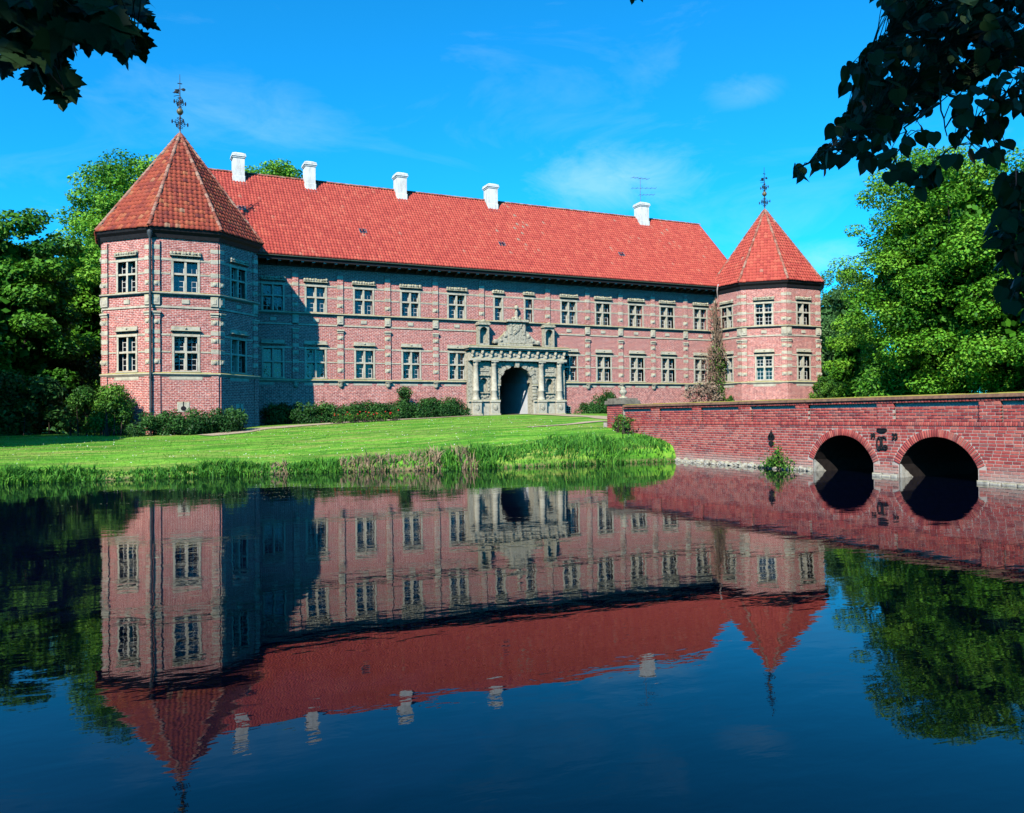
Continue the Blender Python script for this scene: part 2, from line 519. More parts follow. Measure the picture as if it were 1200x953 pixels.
M['bridge_brick_mass'] = mat_tint('bridge_brick_far', BR_STOPS, 0.85, 0.2, 22, 0.35, None, 'attr', 0.0, (0.46, 0.36, 0.30))
M['mortar'] = mat_stone('lime_mortar', (0.50, 0.42, 0.37), (0.36, 0.29, 0.26), 0.0, 6)
M['vault'] = mat_stone('shade_toned_vault_brick', (0.022, 0.017, 0.016), (0.010, 0.008, 0.008), 0.0, 5)  # shade inside the arches put into the near-black brick colour
M['rubble'] = mat_stone('rubble_stone', (0.42, 0.40, 0.35), (0.16, 0.15, 0.13), 0.25, 5)
M['coping'] = mat_stone('lichened_brick_coping', (0.24, 0.13, 0.085), (0.10, 0.06, 0.05), 0.85, 5)
M['capstone'] = mat_stone('mossy_cap_stone', (0.24, 0.21, 0.16), (0.11, 0.10, 0.08), 0.7, 5)
M['gravel'] = mat_plain('pale_gravel', (0.50, 0.39, 0.26), 0.95, 0.1, 0.25, 20)
M['bark'] = mat_plain('grey_brown_bark', (0.07, 0.055, 0.042), 0.95, 0.1, 0.4, 8)
M['twig'] = mat_plain('dry_vine_twig', (0.22, 0.15, 0.10), 0.95, 0.1, 0.4, 14)
M['ground'] = mat_ground()
M['water'] = mat_water()
def mat_glass():
    t = NT('window_glass'); b = t.bsdf(0.03, 0.8)
    b.inputs['Base Color'].default_value = (0.006, 0.008, 0.012, 1)
    p = t.pos()
    t.bump(b, t.noise(p, 2.2, 2), 0.25, 0.02)
    return t.mat
M['glass'] = mat_glass()
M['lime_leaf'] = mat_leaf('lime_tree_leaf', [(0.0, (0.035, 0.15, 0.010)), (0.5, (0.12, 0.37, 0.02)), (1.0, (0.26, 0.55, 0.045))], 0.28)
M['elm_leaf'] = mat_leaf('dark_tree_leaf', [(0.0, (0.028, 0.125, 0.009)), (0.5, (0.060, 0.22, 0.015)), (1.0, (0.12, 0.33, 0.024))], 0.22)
M['birch_leaf'] = mat_leaf('pale_tree_leaf', [(0.0, (0.05, 0.15, 0.04)), (0.5, (0.09, 0.23, 0.06)), (1.0, (0.15, 0.30, 0.09))], 0.3)
M['juniper'] = mat_leaf('juniper_leaf', [(0.0, (0.012, 0.055, 0.012)), (0.5, (0.028, 0.105, 0.018)), (1.0, (0.06, 0.17, 0.03))], 0.12)
M['ivy'] = mat_leaf('ivy_leaf', [(0.0, (0.02, 0.08, 0.012)), (0.5, (0.06, 0.19, 0.02)), (1.0, (0.13, 0.30, 0.03))], 0.2)
M['reed'] = mat_leaf('reed_blade', [(0.0, (0.035, 0.15, 0.02)), (0.45, (0.10, 0.35, 0.035)), (0.86, (0.22, 0.50, 0.06)), (0.9, (0.34, 0.24, 0.14)), (1.0, (0.42, 0.31, 0.20))], 0.25, 0.6)
M['grass'] = mat_leaf('grass_blade', [(0.0, (0.09, 0.28, 0.02)), (0.5, (0.16, 0.45, 0.035)), (1.0, (0.32, 0.54, 0.06))], 0.25, 0.7)
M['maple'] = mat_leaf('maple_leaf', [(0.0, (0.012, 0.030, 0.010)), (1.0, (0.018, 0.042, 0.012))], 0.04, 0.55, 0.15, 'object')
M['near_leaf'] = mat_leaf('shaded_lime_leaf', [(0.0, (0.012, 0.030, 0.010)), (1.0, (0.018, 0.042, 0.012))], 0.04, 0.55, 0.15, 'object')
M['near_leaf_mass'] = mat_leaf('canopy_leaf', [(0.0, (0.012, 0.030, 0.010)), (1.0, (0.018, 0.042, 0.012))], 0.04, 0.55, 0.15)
M['rose'] = mat_plain('red_rose_petal', (0.55, 0.02, 0.02), 0.7, 0.2, 0.2)
M['flake'] = mat_plain('floating_leaf', (0.28, 0.30, 0.16), 0.8, 0.2, 0.3)
# ------------------------------------------------------------------ ground and water
def smooth(a, b, x):
    t = np.clip((x - a) / (b - a), 0, 1)
    return t * t * (3 - 2 * t)

def castle_z(x):
    return np.interp(x, [-60, -20, -4, 1, 5, 12, 20, 25, 200], [1.2, 1.25, 1.45, 1.55, 1.75, 2.0, 2.28, 2.38, 2.38])

def shore_y(x):
    return -24.0 - 1.5 * smooth(3, 12, x) - 0.0 * x

def ground_z(x, y):
    x = np.asarray(x, float); y = np.asarray(y, float)
    ys = shore_y(x)
    t = np.clip((y - ys) / (-4.0 - ys), 0, 1)
    land = castle_z(x) * (0.10 + 0.90 * t ** (0.62 - 0.26 * smooth(2, 18, x)))
    wob = 0.05 * np.sin(x * 0.9 + 1.3 * np.sin(y * 0.4)) * np.sin(y * 0.7) * np.clip(1 - t, 0.2, 1)
    bank = smooth(-0.6, 0.25, y - ys)
    z = -1.2 + (land + wob + 1.2) * bank
    near = smooth(0.5, -0.7, y + 56.0)          # the near bank, under the camera
    z = np.where(y < -45, -1.2 + 1.8 * near, z)
    return z

def make_ground():
    xs = np.concatenate([np.linspace(-600, -60, 10), np.arange(-50, -12, 2.0), np.arange(-12, 62, 0.5), np.arange(62, 100, 2.5), np.linspace(110, 700, 10)])
    ys = np.concatenate([np.linspace(-600, -70, 8), np.arange(-64, -57, 1.0), np.arange(-57, -55, 0.2), np.arange(-54, -28, 3.0), np.arange(-27, -22, 0.2), np.arange(-22, 2, 0.5), np.arange(3, 40, 4.0), np.linspace(45, 900, 12)])
    X, Y = np.meshgrid(xs, ys)
    Z = ground_z(X, Y)
    V = np.stack([X, Y, Z], -1).reshape(-1, 3)
    nx, ny = len(xs), len(ys)
    i, j = np.meshgrid(np.arange(nx - 1), np.arange(ny - 1))
    a = (j * nx + i).ravel()
    F = np.stack([a, a + 1, a + nx + 1, a + nx], 1)
    o = npobj('ground', V, F, M['ground'], smooth=True)
    o['kind'] = 'structure'; o['label'] = 'green castle lawn sloping down to the moat'
make_ground()

mb = MB(); mb.add([(-300, -300, 0), (320, -300, 0), (320, 60, 0), (-300, 60, 0)], [(0, 1, 2, 3)])
o = mb.build('water', M['water']); o['kind'] = 'structure'; o['label'] = 'dark still moat water mirroring the castle'

def strip_path(name, pts, width, label, lift=0.03):
    """path laid on the lawn: a thin sheet with its own edge"""
    P = [Vector((x, y, 0)) for x, y in pts]
    dense = []
    for a, b in zip(P[:-1], P[1:]):
        n = max(2, int((b - a).length / 0.4))
        dense += [a.lerp(b, k / n) for k in range(n)]
    dense.append(P[-1])
    V, F = [], []
    m = 4
    for i, p in enumerate(dense):
        d = (dense[min(i + 1, len(dense) - 1)] - dense[max(i - 1, 0)]).normalized()
        nrm = Vector((-d.y, d.x, 0))
        w = width[0] + (width[1] - width[0]) * i / (len(dense) - 1) if hasattr(width, '__len__') else width
        for k in range(m + 1):
            q = p + nrm * w * (k / m - 0.5) * (1 + 0.12 * math.sin(i * 0.7 + k))
            V.append((q.x, q.y, float(ground_z(q.x, q.y)) + lift))
    for i in range(len(dense) - 1):
        for k in range(m):
            a = i * (m + 1) + k
            F.append((a, a + m + 1, a + m + 2, a + 1))
    o = npobj(name, np.array(V), np.array(F), M['gravel'])
    o['kind'] = 'structure'; o['label'] = label
    return o
strip_path('path', [(25.0, -0.6), (25.4, -5), (26.2, -10), (26.0, -19.6)], (2.2, 2.6), 'pale gravel forecourt between bridge and stone portal')
strip_path('path', [(22.6, -3.0), (18, -3.6), (12, -4.6), (8, -5.6), (5.0, -6.6), (3.4, -8.6), (1.6, -9.6)], (1.5, 1.6), 'pale gravel path along the foot of the castle', 0.034)
strip_path('path', [(24.0, -15.2), (20.5, -16.6), (17.5, -17.4)], (0.8, 0.3), 'thin worn gravel track crossing the lawn', 0.036)

# ------------------------------------------------------------------ the castle
castle = thing('castle', 'long red brick castle with octagonal corner towers and red tiled roofs behind the moat', 'castle', (24.8, 0, 2.38))
Z1, Z2, ZC = 4.85, 9.52, 12.62          # string courses, underside of the cornice
TL, TR = (0.8323, -2.0727), (48.8929, -1.7975)
RW, RE, ZTE, ZAP = 4.72, 5.10, 13.28, 20.27
UP_C = [6.82, 9.73, 13.14, 16.64, 20.3, 29.96, 33.16, 36.38, 39.55, 43.08]
LO_C = [6.80, 9.70, 13.18, 16.68, 20.3, 30.01, 33.21, 36.46, 39.64, 43.08]
UP_S = [23.74, 26.36]
PIL = [8.31, 11.44, 14.9, 18.58, 22.32, 28.02, 31.66, 34.84, 38.06, 41.45, 44.52]
UZ, UH = 9.66, 1.75
LZ, LH = 5.08, 1.96

def frame_M(ox, oy, ang, oz=0.0):
    return Matrix.Translation((ox, oy, oz)) @ Matrix.Rotation(ang, 4, 'Z')

def wall_with_holes(mb, x0, x1, z0, z1, holes, depth=0.36, y=0.0, m=0):
    """wall sheet at y with rectangular openings and their reveals (wing convention: outside is -y)"""
    xs = sorted({x0, x1, *[h[0] for h in holes], *[h[1] for h in holes]})
    zs = sorted({z0, z1, *[h[2] for h in holes], *[h[3] for h in holes]})
    for i in range(len(xs) - 1):
        for j in range(len(zs) - 1):
            cx, cz = (xs[i] + xs[i + 1]) / 2, (zs[j] + zs[j + 1]) / 2
            if any(h[0] < cx < h[1] and h[2] < cz < h[3] for h in holes): continue
            mb.add([(xs[i], y, zs[j]), (xs[i + 1], y, zs[j]), (xs[i + 1], y, zs[j + 1]), (xs[i], y, zs[j + 1])], [(0, 1, 2, 3)], m)
    for a, b, c, d in holes:
        mb.add([(a, y, c), (a, y, d), (a, y + depth, d), (a, y + depth, c)], [(0, 1, 2, 3)], m)
        mb.add([(b, y, c), (b, y + depth, c), (b, y + depth, d), (b, y, d)], [(0, 1, 2, 3)], m)
        mb.add([(a, y, c), (a, y + depth, c), (b, y + depth, c), (b, y, c)], [(0, 1, 2, 3)], m)
        mb.add([(a, y, d), (b, y, d), (b, y + depth, d), (a, y + depth, d)], [(0, 1, 2, 3)], m)

# window kit: one mesh per piece and kind, shared by every copy
def window_kit(w, h, tr, cols, rows_lo, rows_hi, upper, seed):
    k = {}
    s = 0.13
    f = MB()
    f.box(-w / 2 - s, -w / 2, -0.035, 0.335, -0.02, h); f.box(w / 2, w / 2 + s, -0.035, 0.335, -0.02, h)
    f.bbox(-w / 2 - s - 0.03, w / 2 + s + 0.03, -0.05, 0.335, h, h + 0.16, 0.015)
    f.bbox(-w / 2 - s - 0.05, w / 2 + s + 0.05, -0.09, 0.335, -0.12, -0.02, 0.02)
    k['frame'] = f.mesh('window_frame', M['stone'])
    mu = MB()
    if cols == 2: mu.box(-0.06, 0.06, 0.0, 0.33, 0, h)
    tz = h * tr
    if cols == 2:
        mu.box(-w / 2, -0.062, 0.004, 0.33, tz - 0.055, tz + 0.055); mu.box(0.062, w / 2, 0.004, 0.33, tz - 0.055, tz + 0.055)
    else:
        mu.box(-w / 2, w / 2, 0.004, 0.33, tz - 0.055, tz + 0.055)
    k['mullion'] = mu.mesh('mullion_cross', M['stone'])
    k['lights'] = []
    lw = (w - 0.12) / 2 if cols == 2 else w
    for c in range(cols):
        cx = (-(0.06 + lw / 2) if c == 0 else 0.06 + lw / 2) if cols == 2 else 0
        k['lights'].append((cx, 0.0, tz - 0.055, rows_lo)); k['lights'].append((cx, tz + 0.055, h - tz - 0.055, rows_hi))
    def sash(hh, rows):
        b = MB(); t = 0.045; g = 0.028
        b.box(-lw / 2, -lw / 2 + t, 0.275, 0.315, 0, hh); b.box(lw / 2 - t, lw / 2, 0.275, 0.315, 0, hh)
        b.box(-lw / 2 + t, lw / 2 - t, 0.277, 0.315, 0, t); b.box(-lw / 2 + t, lw / 2 - t, 0.277, 0.315, hh - t, hh)
        b.box(-g / 2, g / 2, 0.280, 0.313, t, hh - t)
        for r in range(1, rows):
            z = hh * r / rows
            b.box(-lw / 2 + t, -g / 2, 0.282, 0.312, z - g / 2, z + g / 2); b.box(g / 2, lw / 2 - t, 0.282, 0.312, z - g / 2, z + g / 2)
        return b.mesh('casement', M['white'])
    def pane(hh):
        b = MB(); b.box(-lw / 2 + 0.002, lw / 2 - 0.002, 0.300, 0.306, 0.002, hh - 0.002)
        return b.mesh('pane', M['glass'])
    hl, hh_ = tz - 0.055, h - tz - 0.055
    k['sash_lo'], k['sash_hi'] = sash(hl, rows_lo), sash(hh_, rows_hi)
    k['pane_lo'], k['pane_hi'] = pane(hl), pane(hh_)
    d = MB(); hw = w / 2 + 0.20
    if upper:      # heavy carved hood
        d.bbox(-hw, hw, -0.20, 0.02, h + 0.30, h + 0.37, 0.02)
        rr = random.Random(seed)
        n = 9 if w > 1 else 5
        for i in range(n):
            x = -hw + 0.1 + (2 * hw - 0.2) * i / (n - 1)
            d.blob(x, -0.07, h + 0.46 + rr.uniform(-0.02, 0.03), hw / n * 1.25, 0.13, 0.11 + rr.uniform(0, 0.04), seed + i, 0.5, 0, 7, 4)
        d.box(-hw + 0.06, hw - 0.06, -0.03, 0.02, h + 0.37, h + 0.56)
    else:          # flat ledge with a plain frieze and a small boss
        d.bbox(-hw, hw, -0.20, 0.02, h + 0.31, h + 0.38, 0.02)
        d.bbox(-hw + 0.05, hw - 0.05, -0.055, 0.02, h + 0.38, h + 0.60, 0.015)
        d.lathe([(0.0, h + 0.42), (0.05, h + 0.44), (0.075, h + 0.49), (0.05, h + 0.54), (0, h + 0.56)], 0, -0.06, 8)
    k['hood'] = d.mesh('hood_moulding', M['carved' if upper else 'stone'])
    return k
KITS_U = [window_kit(1.30, UH, 0.585, 2, 3, 2, True, s) for s in (3, 11)]
KIT_L = window_kit(1.26, LH, 0.545, 2, 3, 3, False, 5)
KIT_S = window_kit(0.60, UH, 0.585, 1, 3, 2, True, 21)

def put_window(kit, Mx):
    w = put('window', kit['frame'], castle, Mx)
    put('mullion', kit['mullion'], w)
    put('hood_moulding', kit['hood'], w)
    for i, (cx, z, hh, rows) in enumerate(kit['lights']):
        T = Matrix.Translation((cx, 0, z))
        put('casement', kit['sash_lo' if i % 2 == 0 else 'sash_hi'], w, T)
        put('pane', kit['pane_lo' if i % 2 == 0 else 'pane_hi'], w, T)
    return w

# wing walls
WX0, WX1, WD, ZW = 2.0, 47.6, 12.0, 13.1
mb = MB()
holes = [(c - 0.65, c + 0.65, UZ, UZ + UH) for c in UP_C] + [(c - 0.30, c + 0.30, UZ, UZ + UH) for c in UP_S] + [(c - 0.63, c + 0.63, LZ, LZ + LH) for c in LO_C]
holes += [(23.4, 26.55, 2.2, 6.3)]
wall_with_holes(mb, WX0, WX1, Z1, ZW, [h for h in holes if h[2] > Z1] + [(23.4, 26.55, Z1, 6.3)])
wall_with_holes(mb, WX0, WX1, 0.5, Z1, [(23.4, 26.55, 0.5, Z1)], 0.34, -0.07)
mb.add([(WX0, WD, 0.5), (WX1, WD, 0.5), (WX1, WD, ZW), (WX0, WD, ZW)], [(3, 2, 1, 0)])
ZRG = 20.55
for x, flip in ((WX0, 0), (WX1, 1)):
    v = [(x, 0, 0.5), (x, WD, 0.5), (x, WD, ZW), (x, 6.0, ZRG - 0.25), (x, 0, ZW)]
    mb.add(v, [tuple(range(5)) if flip else tuple(range(4, -1, -1))])
mb.build('castle_wall', M['brick'], castle)

for c in UP_C: put_window(KITS_U[int(c) % 2], frame_M(c, 0, 0, UZ))
for c in UP_S: put_window(KIT_S, frame_M(c, 0, 0, UZ))
for c in LO_C: put_window(KIT_L, frame_M(c, 0, 0, LZ))

# pieces shared between wing and towers (all in wing convention)
def bar_mesh(w, h, d, c=0.012, mat='stone', name='stone_band'):
    b = MB(); b.bbox(-w / 2, w / 2, -d, 0.02, -h / 2, h / 2, c); return b.mesh(name, M[mat])
_bars = {}
def band(x0, x1, z, h, d, Mx, name='stone_band'):
    key = (round(x1 - x0, 2), h, d)
    if key not in _bars: _bars[key] = bar_mesh(x1 - x0, h, d)
    return put(name, _bars[key], castle, Mx @ Matrix.Translation(((x0 + x1) / 2, 0, z)))

BLK = {}
def stone_block(kind):
    if kind not in BLK:
        b = MB()
        if kind == 'boss':
            b.bbox(-0.21, 0.21, -0.125, 0, -0.15, 0.15, 0.03); b.blob(0, -0.12, 0, 0.13, 0.07, 0.12, 3, 0.1, 0, 8, 5)
        elif kind == 'cap':
            b.bbox(-0.25, 0.25, -0.20, 0, -0.06, 0.06, 0.02); b.bbox(-0.22, 0.22, -0.14, 0, -0.2, -0.06, 0.02)
        elif kind == 'pedestal':
            b.bbox(-0.22, 0.22, -0.135, 0, -0.30, 0.30, 0.03); b.bbox(-0.12, 0.12, -0.165, 0, -0.16, 0.16, 0.03)
        else:
            b.bbox(-0.215, 0.215, -0.115, 0, -0.13, 0.13, 0.015)
        BLK[kind] = b.mesh('stone_block', M['stone'])
    return BLK[kind]
_b = MB(); _b.box(-0.205, 0.205, -0.10, 0.02, 0, 3.42); PIL_LO = _b.mesh('pilaster', M['brick'])
_b = MB(); _b.box(-0.205, 0.205, -0.10, 0.02, 0, 2.95); PIL_UP = _b.mesh('pilaster', M['brick'])
_b = MB(); _b.box(-0.205, 0.205, -0.08, 0.02, 0, 4.25); PIL_BASE = _b.mesh('pilaster', M['brick'])
def pilaster(Mx, seed=0, lo=True, base=False):
    rr = random.Random(seed)
    if lo:
        p = put('pilaster', PIL_LO, castle, Mx @ Matrix.Translation((0, 0, Z1 + 0.1)))
        for z, k in ((0.62, 'boss'), (1.24, 'plain'), (1.85, 'plain' if rr.random() < 0.5 else 'boss'), (2.35, 'plain'), (2.95, 'boss'), (3.46, 'cap')):
            put('stone_block', stone_block(k), p, Matrix.Translation((0, 0, z + rr.uniform(-0.04, 0.04) * (k != 'cap'))))
    p = put('pilaster', PIL_UP, castle, Mx @ Matrix.Translation((0, 0, Z2 + 0.1)))
    for z, k in ((0.5, 'boss'), (1.1, 'plain'), (1.90, 'plain'), (2.5, 'plain')):
        put('stone_block', stone_block(k), p, Matrix.Translation((0, 0, z + rr.uniform(-0.04, 0.04))))
    put('pedestal', stone_block('pedestal'), castle, Mx @ Matrix.Translation((0, 0, 9.12)))
    if base:
        put('pilaster', PIL_BASE, castle, Mx @ Matrix.Translation((0, -0.07, 0.5)))
b = MB()
b.lathe([(0.02, -0.42), (0.12, -0.36), (0.19, -0.24), (0.17, -0.14), (0.22, -0.06), (0.22, 0)], 0, 0, 10, 0, -math.pi, 0)
b.box(-0.23, 0.23, -0.25, 0.0, 0.0, 0.05)
CONSOLE = b.mesh('console', M['carved'], True)

# string courses and bands on the wing
WING = Matrix.Identity(4)
def profile_bar(name, x0, x1, prof, mats, parent=castle):
    b = MB(); n = len(prof)
    v = [(x0, y, z) for y, z in prof] + [(x1, y, z) for y, z in prof]
    f = [(i, i + 1, n + i + 1, n + i) for i in range(n - 1)]
    f = [tuple(reversed(q)) for q in f]
    f += [tuple(range(n)), tuple(range(2 * n - 1, n - 1, -1))]
    return b.add(v, f).build(name, mats, parent)
def string_prof(z, d): return [(0.02, z - 0.10), (-0.05, z - 0.10), (-d + 0.05, z - 0.03), (-d, z), (-d, z + 0.045), (-0.02, z + 0.10), (0.02, z + 0.10)]
S1P = [(y - (0.07 if y < 0 else 0.02), z) for y, z in string_prof(Z1, 0.17)]
profile_bar('string_course', 5.2, 20.94, S1P, M['stone'])
profile_bar('string_course', 29.32, 44.7, S1P, M['stone'])
profile_bar('string_course', 5.2, 24.25, string_prof(Z2, 0.20), M['stone'])
profile_bar('string_course', 26.05, 44.7, string_prof(Z2, 0.20), M['stone'])
edges = [5.25] + PIL + [44.7]
def bay_segments(cent, hw, skip=None):
    segs = []
    for a, b_ in zip(edges[:-1], edges[1:]):
        a += 0.215; b_ -= 0.215
        cs = sorted(c for c in cent if a < c < b_)
        x = a
        for c in cs:
            segs.append((x, c - hw(c))); x = c + hw(c)
        segs.append((x, b_))
    return [s for s in segs if s[1] - s[0] > 0.15]
hwu = lambda c: (0.65 if c in UP_C else 0.30) + 0.165
hwl = lambda c: 0.63 + 0.165
for s in bay_segments(UP_C + UP_S, hwu):
    band(*s, UZ + UH + 0.09, 0.12, 0.03, WING); band(*s, UZ + UH * 0.585, 0.10, 0.028, WING)
for s in bay_segments([], hwu):
    if s[1] < 20.9 or s[0] > 28.9 or True:
        if not (22.4 < s[0] < 28 ): band(*s, 8.76, 0.13, 0.05, WING)
for s in bay_segments(LO_C, hwl):
    if not (20.9 < (s[0] + s[1]) / 2 < 29.3):
        band(*s, LZ + LH + 0.09, 0.12, 0.03, WING); band(*s, LZ + LH * 0.545, 0.10, 0.028, WING)
for i, x in enumerate(PIL):
    near_portal = 20.9 < x < 29.3
    pilaster(frame_M(x, 0, 0), i, not near_portal)
    if not near_portal:
        put('console', CONSOLE, castle, frame_M(x, -0.07, 0, Z1 - 0.10))
for c in UP_C:
    b = put('stone_block', stone_block('plain'), castle, frame_M(c, 0.06, 0, 9.08))
for s in ((5.4, 20.9), (29.4, 44.6)):      # pale worn course under the lower string
    n = 9
    for i in range(n):
        a = s[0] + (s[1] - s[0]) * i / n
        if random.Random(i + int(s[0])).random() < 0.75:
            band(a + 0.05, a + (s[1] - s[0]) / n - 0.3, Z1 - 0.21, 0.2, 0.085, WING)

# wing cornice: black frieze board, soffit, brackets, gutter
EY, EZ = -1.05, 13.33
b = MB(); b.box(4.9, 45.0, -0.08, 0.0, ZC + 0.12, 13.06); b.build('frieze_board', M['timber'], castle)
b = MB(); b.box(4.9, 45.0, EY + 0.08, -0.003, 13.06, 13.14); b.build('soffit_board', M['timber'], castle)
b = MB()
b.add([(4.9, EY + 0.10, 13.0), (45.0, EY + 0.10, 13.0), (45.0, EY + 0.10, 13.26), (4.9, EY + 0.10, 13.26), (4.9, EY + 0.06, 13.0), (45.0, EY + 0.06, 13.0), (45.0, EY + 0.06, 13.26), (4.9, EY + 0.06, 13.26)],
      [(4, 5, 6, 7), (0, 3, 2, 1), (0, 1, 5, 4), (3, 7, 6, 2), (0, 4, 7, 3), (1, 2, 6, 5)])
b.build('fascia_board', M['timber'], castle)
prof = [(EY + 0.055, 13.27)] + [(EY - 0.02 + 0.07 * math.cos(a), 13.27 + 0.075 * math.sin(a)) for a in np.linspace(0, -math.pi, 7)] + [(EY - 0.075, 13.275), (EY + 0.035, 13.275)]
b = MB(); n = len(prof)
b.add([(4.9, y, z) for y, z in prof] + [(44.95, y, z) for y, z in prof], [(i, (i + 1) % n, n + (i + 1) % n, n + i) for i in range(n)])
b.build('gutter', M['gutter'], castle)
bb = MB(); bb.add([(-0.075, -0.80, 12.98), (0.075, -0.80, 12.98), (0.075, -0.08, 12.78), (-0.075, -0.08, 12.78), (-0.075, -0.86, 13.05), (0.075, -0.86, 13.05), (0.075, -0.08, 13.05), (-0.075, -0.08, 13.05)],
                  [(0, 3, 2, 1), (0, 1, 5, 4), (1, 2, 6, 5), (2, 3, 7, 6), (3, 0, 4, 7)])
bb.box(-0.09, 0.09, -0.915, -0.855, 12.93, 13.045, 1)
BRK = bb.mesh('bracket', [M['timber'], M['bracket']])
x = 5.6
while x < 44.6:
    put('bracket', BRK, castle, frame_M(x, 0, 0)); x += 0.765

# ---- pantiles
def pantile_arrays(O, U, V, N, inside, w=0.225, r=0.33, ulen=10.0, vlen=10.0, jitter=0.006, seed=1):
    rng = np.random.default_rng(seed)
    nc, nr = int(ulen / w) + 1, int(vlen / r) + 1
    prof = np.array([(0.0, 0.008), (0.22, 0.050), (0.45, 0.062), (0.68, 0.022), (0.88, 0.0), (1.0, 0.008)])
    uc, vc = np.meshgrid(np.arange(nc) * w, np.arange(nr) * r)
    uc, vc = uc.ravel(), vc.ravel()
    keep = inside(uc + w / 2, vc + r / 2)
    uc, vc = uc[keep], vc[keep]
    n = len(uc); k = len(prof)
    ju = rng.normal(0, jitter, n); jn = np.abs(rng.normal(0, jitter, n)); jv = rng.normal(0, jitter * 1.5, n)
    u = uc[:, None] + prof[None, :, 0] * w + ju[:, None]
    h = prof[None, :, 1] + jn[:, None]
    lo_v, hi_v = (vc + jv)[:, None] + 0 * u, (vc + r + 0.02)[:, None] + 0 * u
    O, U, V, N = (np.array(q, float) for q in (O, U, V, N))
    def P(uu, vv, hh): return O + uu[..., None] * U + vv[..., None] * V + hh[..., None] * N
    A = P(u, lo_v, h + 0.050); B = P(u, hi_v, h + 0.012); C = P(u, lo_v, h * 0 + 0.0)
    Vt = np.concatenate([A, B, C], 1).reshape(-1, 3)      # n, 3k
    base = (np.arange(n) * 3 * k)[:, None]
    idx = np.arange(k - 1)[None, :]
    F1 = np.stack([base + idx, base + idx + 1, base + k + idx + 1, base + k + idx], -1).reshape(-1, 4)
    F2 = np.stack([base + 2 * k + idx, base + 2 * k + idx + 1, base + idx + 1, base + idx], -1).reshape(-1, 4)
    t = np.clip(rng.beta(2.2, 2.2, n) + 0.0, 0, 1)
    return Vt, np.concatenate([F1, F2]), t, (uc, vc), k - 1

def tiles_object(arrs, mat, parent, name='roof_tiles'):
    Vs, Fs, Ts, off = [], [], [], 0
    for Vt, F, t, _, k in arrs:
        Vs.append(Vt); Fs.append(F + off); off += len(Vt)
        Ts.append(np.tile(np.repeat(t, k), 2))
    o = npobj(name, np.concatenate(Vs), np.concatenate(Fs), mat, parent, np.concatenate(Ts))
    o['kind'] = 'stuff'; o['label'] = 'rows of curved clay pantiles'
    return o

# main roof
RY, RZ = 6.0, 20.55
RX0, RX1 = 1.9, 47.9
sl = math.hypot(RY - EY, RZ - EZ); Vd = np.array([0, (RY - EY) / sl, (RZ - EZ) / sl]); Nd = np.array([0, -Vd[2], Vd[1]])
b = MB()
b.add([(RX0, EY, EZ - 0.03), (RX1, EY, EZ - 0.03), (RX1, RY, RZ - 0.03), (RX0, RY, RZ - 0.03), (RX0, 13.05, EZ - 0.03), (RX1, 13.05, EZ - 0.03),
       (RX0, EY, EZ - 0.12), (RX1, EY, EZ - 0.12), (RX1, RY, RZ - 0.14), (RX0, RY, RZ - 0.14), (RX0, 13.05, EZ - 0.12), (RX1, 13.05, EZ - 0.12)],
      [(0, 1, 2, 3), (3, 2, 5, 4), (7, 6, 9, 8), (8, 9, 10, 11), (0, 6, 7, 1), (4, 5, 11, 10), (1, 7, 8, 2), (2, 8, 11, 5), (0, 3, 9, 6), (3, 4, 10, 9)])
roof = b.build('main_roof', M['underlay'], castle)
CHIM = [(5.27, 0.8), (10.48, 0.75), (17.72, 0.8), (25.68, 0.85), (40.92, 0.95)]
arr = pantile_arrays((RX0, EY, EZ), (1, 0, 0), Vd, Nd, lambda u, v: (u < RX1 - RX0 - 0.05) & (v < sl - 0.1), 0.225, 0.33, RX1 - RX0, sl, 0.006, 3)
uc, vc = arr[3]
tt = arr[2]
X = uc + RX0
# weathered streaks run down from two of the chimneys, and a darker, older stretch at the tower end
for cx, wd, ln in ((26.6, 0.55, 8.0), (27.3, 0.3, 8.5), (42.2, 0.7, 5.0), (43.2, 0.4, 3.0)):
    m_ = (np.abs(X - cx - (sl - vc) * 0.03) < wd * (0.5 + RNG.random(len(X)))) & (vc > sl - ln) & (RNG.random(len(X)) < 0.12)
    tt[m_] = np.clip(RNG.normal(0.94, 0.05, m_.sum()), 0, 1)
m_ = (X < 12 + 3 * np.sin(vc)) & (RNG.random(len(X)) < 0.45)
tt[m_] *= 0.45
tiles_object([arr], M['tile'], roof)
b = MB()
rx = RX0 + 0.02
ridge_me = MB(); ridge_me.lathe([(0.14, 0.0), (0.12, 0.40)], 0, 0, 8, 0, 0, math.pi)
RIDGE = ridge_me.mesh('ridge_tile', M['hip'], True)
while rx < RX1 - 0.3:
    put('ridge_tile', RIDGE, roof, Matrix.Translation((rx, RY, RZ - 0.02)) @ Matrix.Rotation(math.radians(90), 4, 'Y') @ Matrix.Rotation(math.radians(90), 4, 'Z') @ Matrix.Rotation(random.uniform(-.03, .03), 4, 'X'))
    rx += 0.38
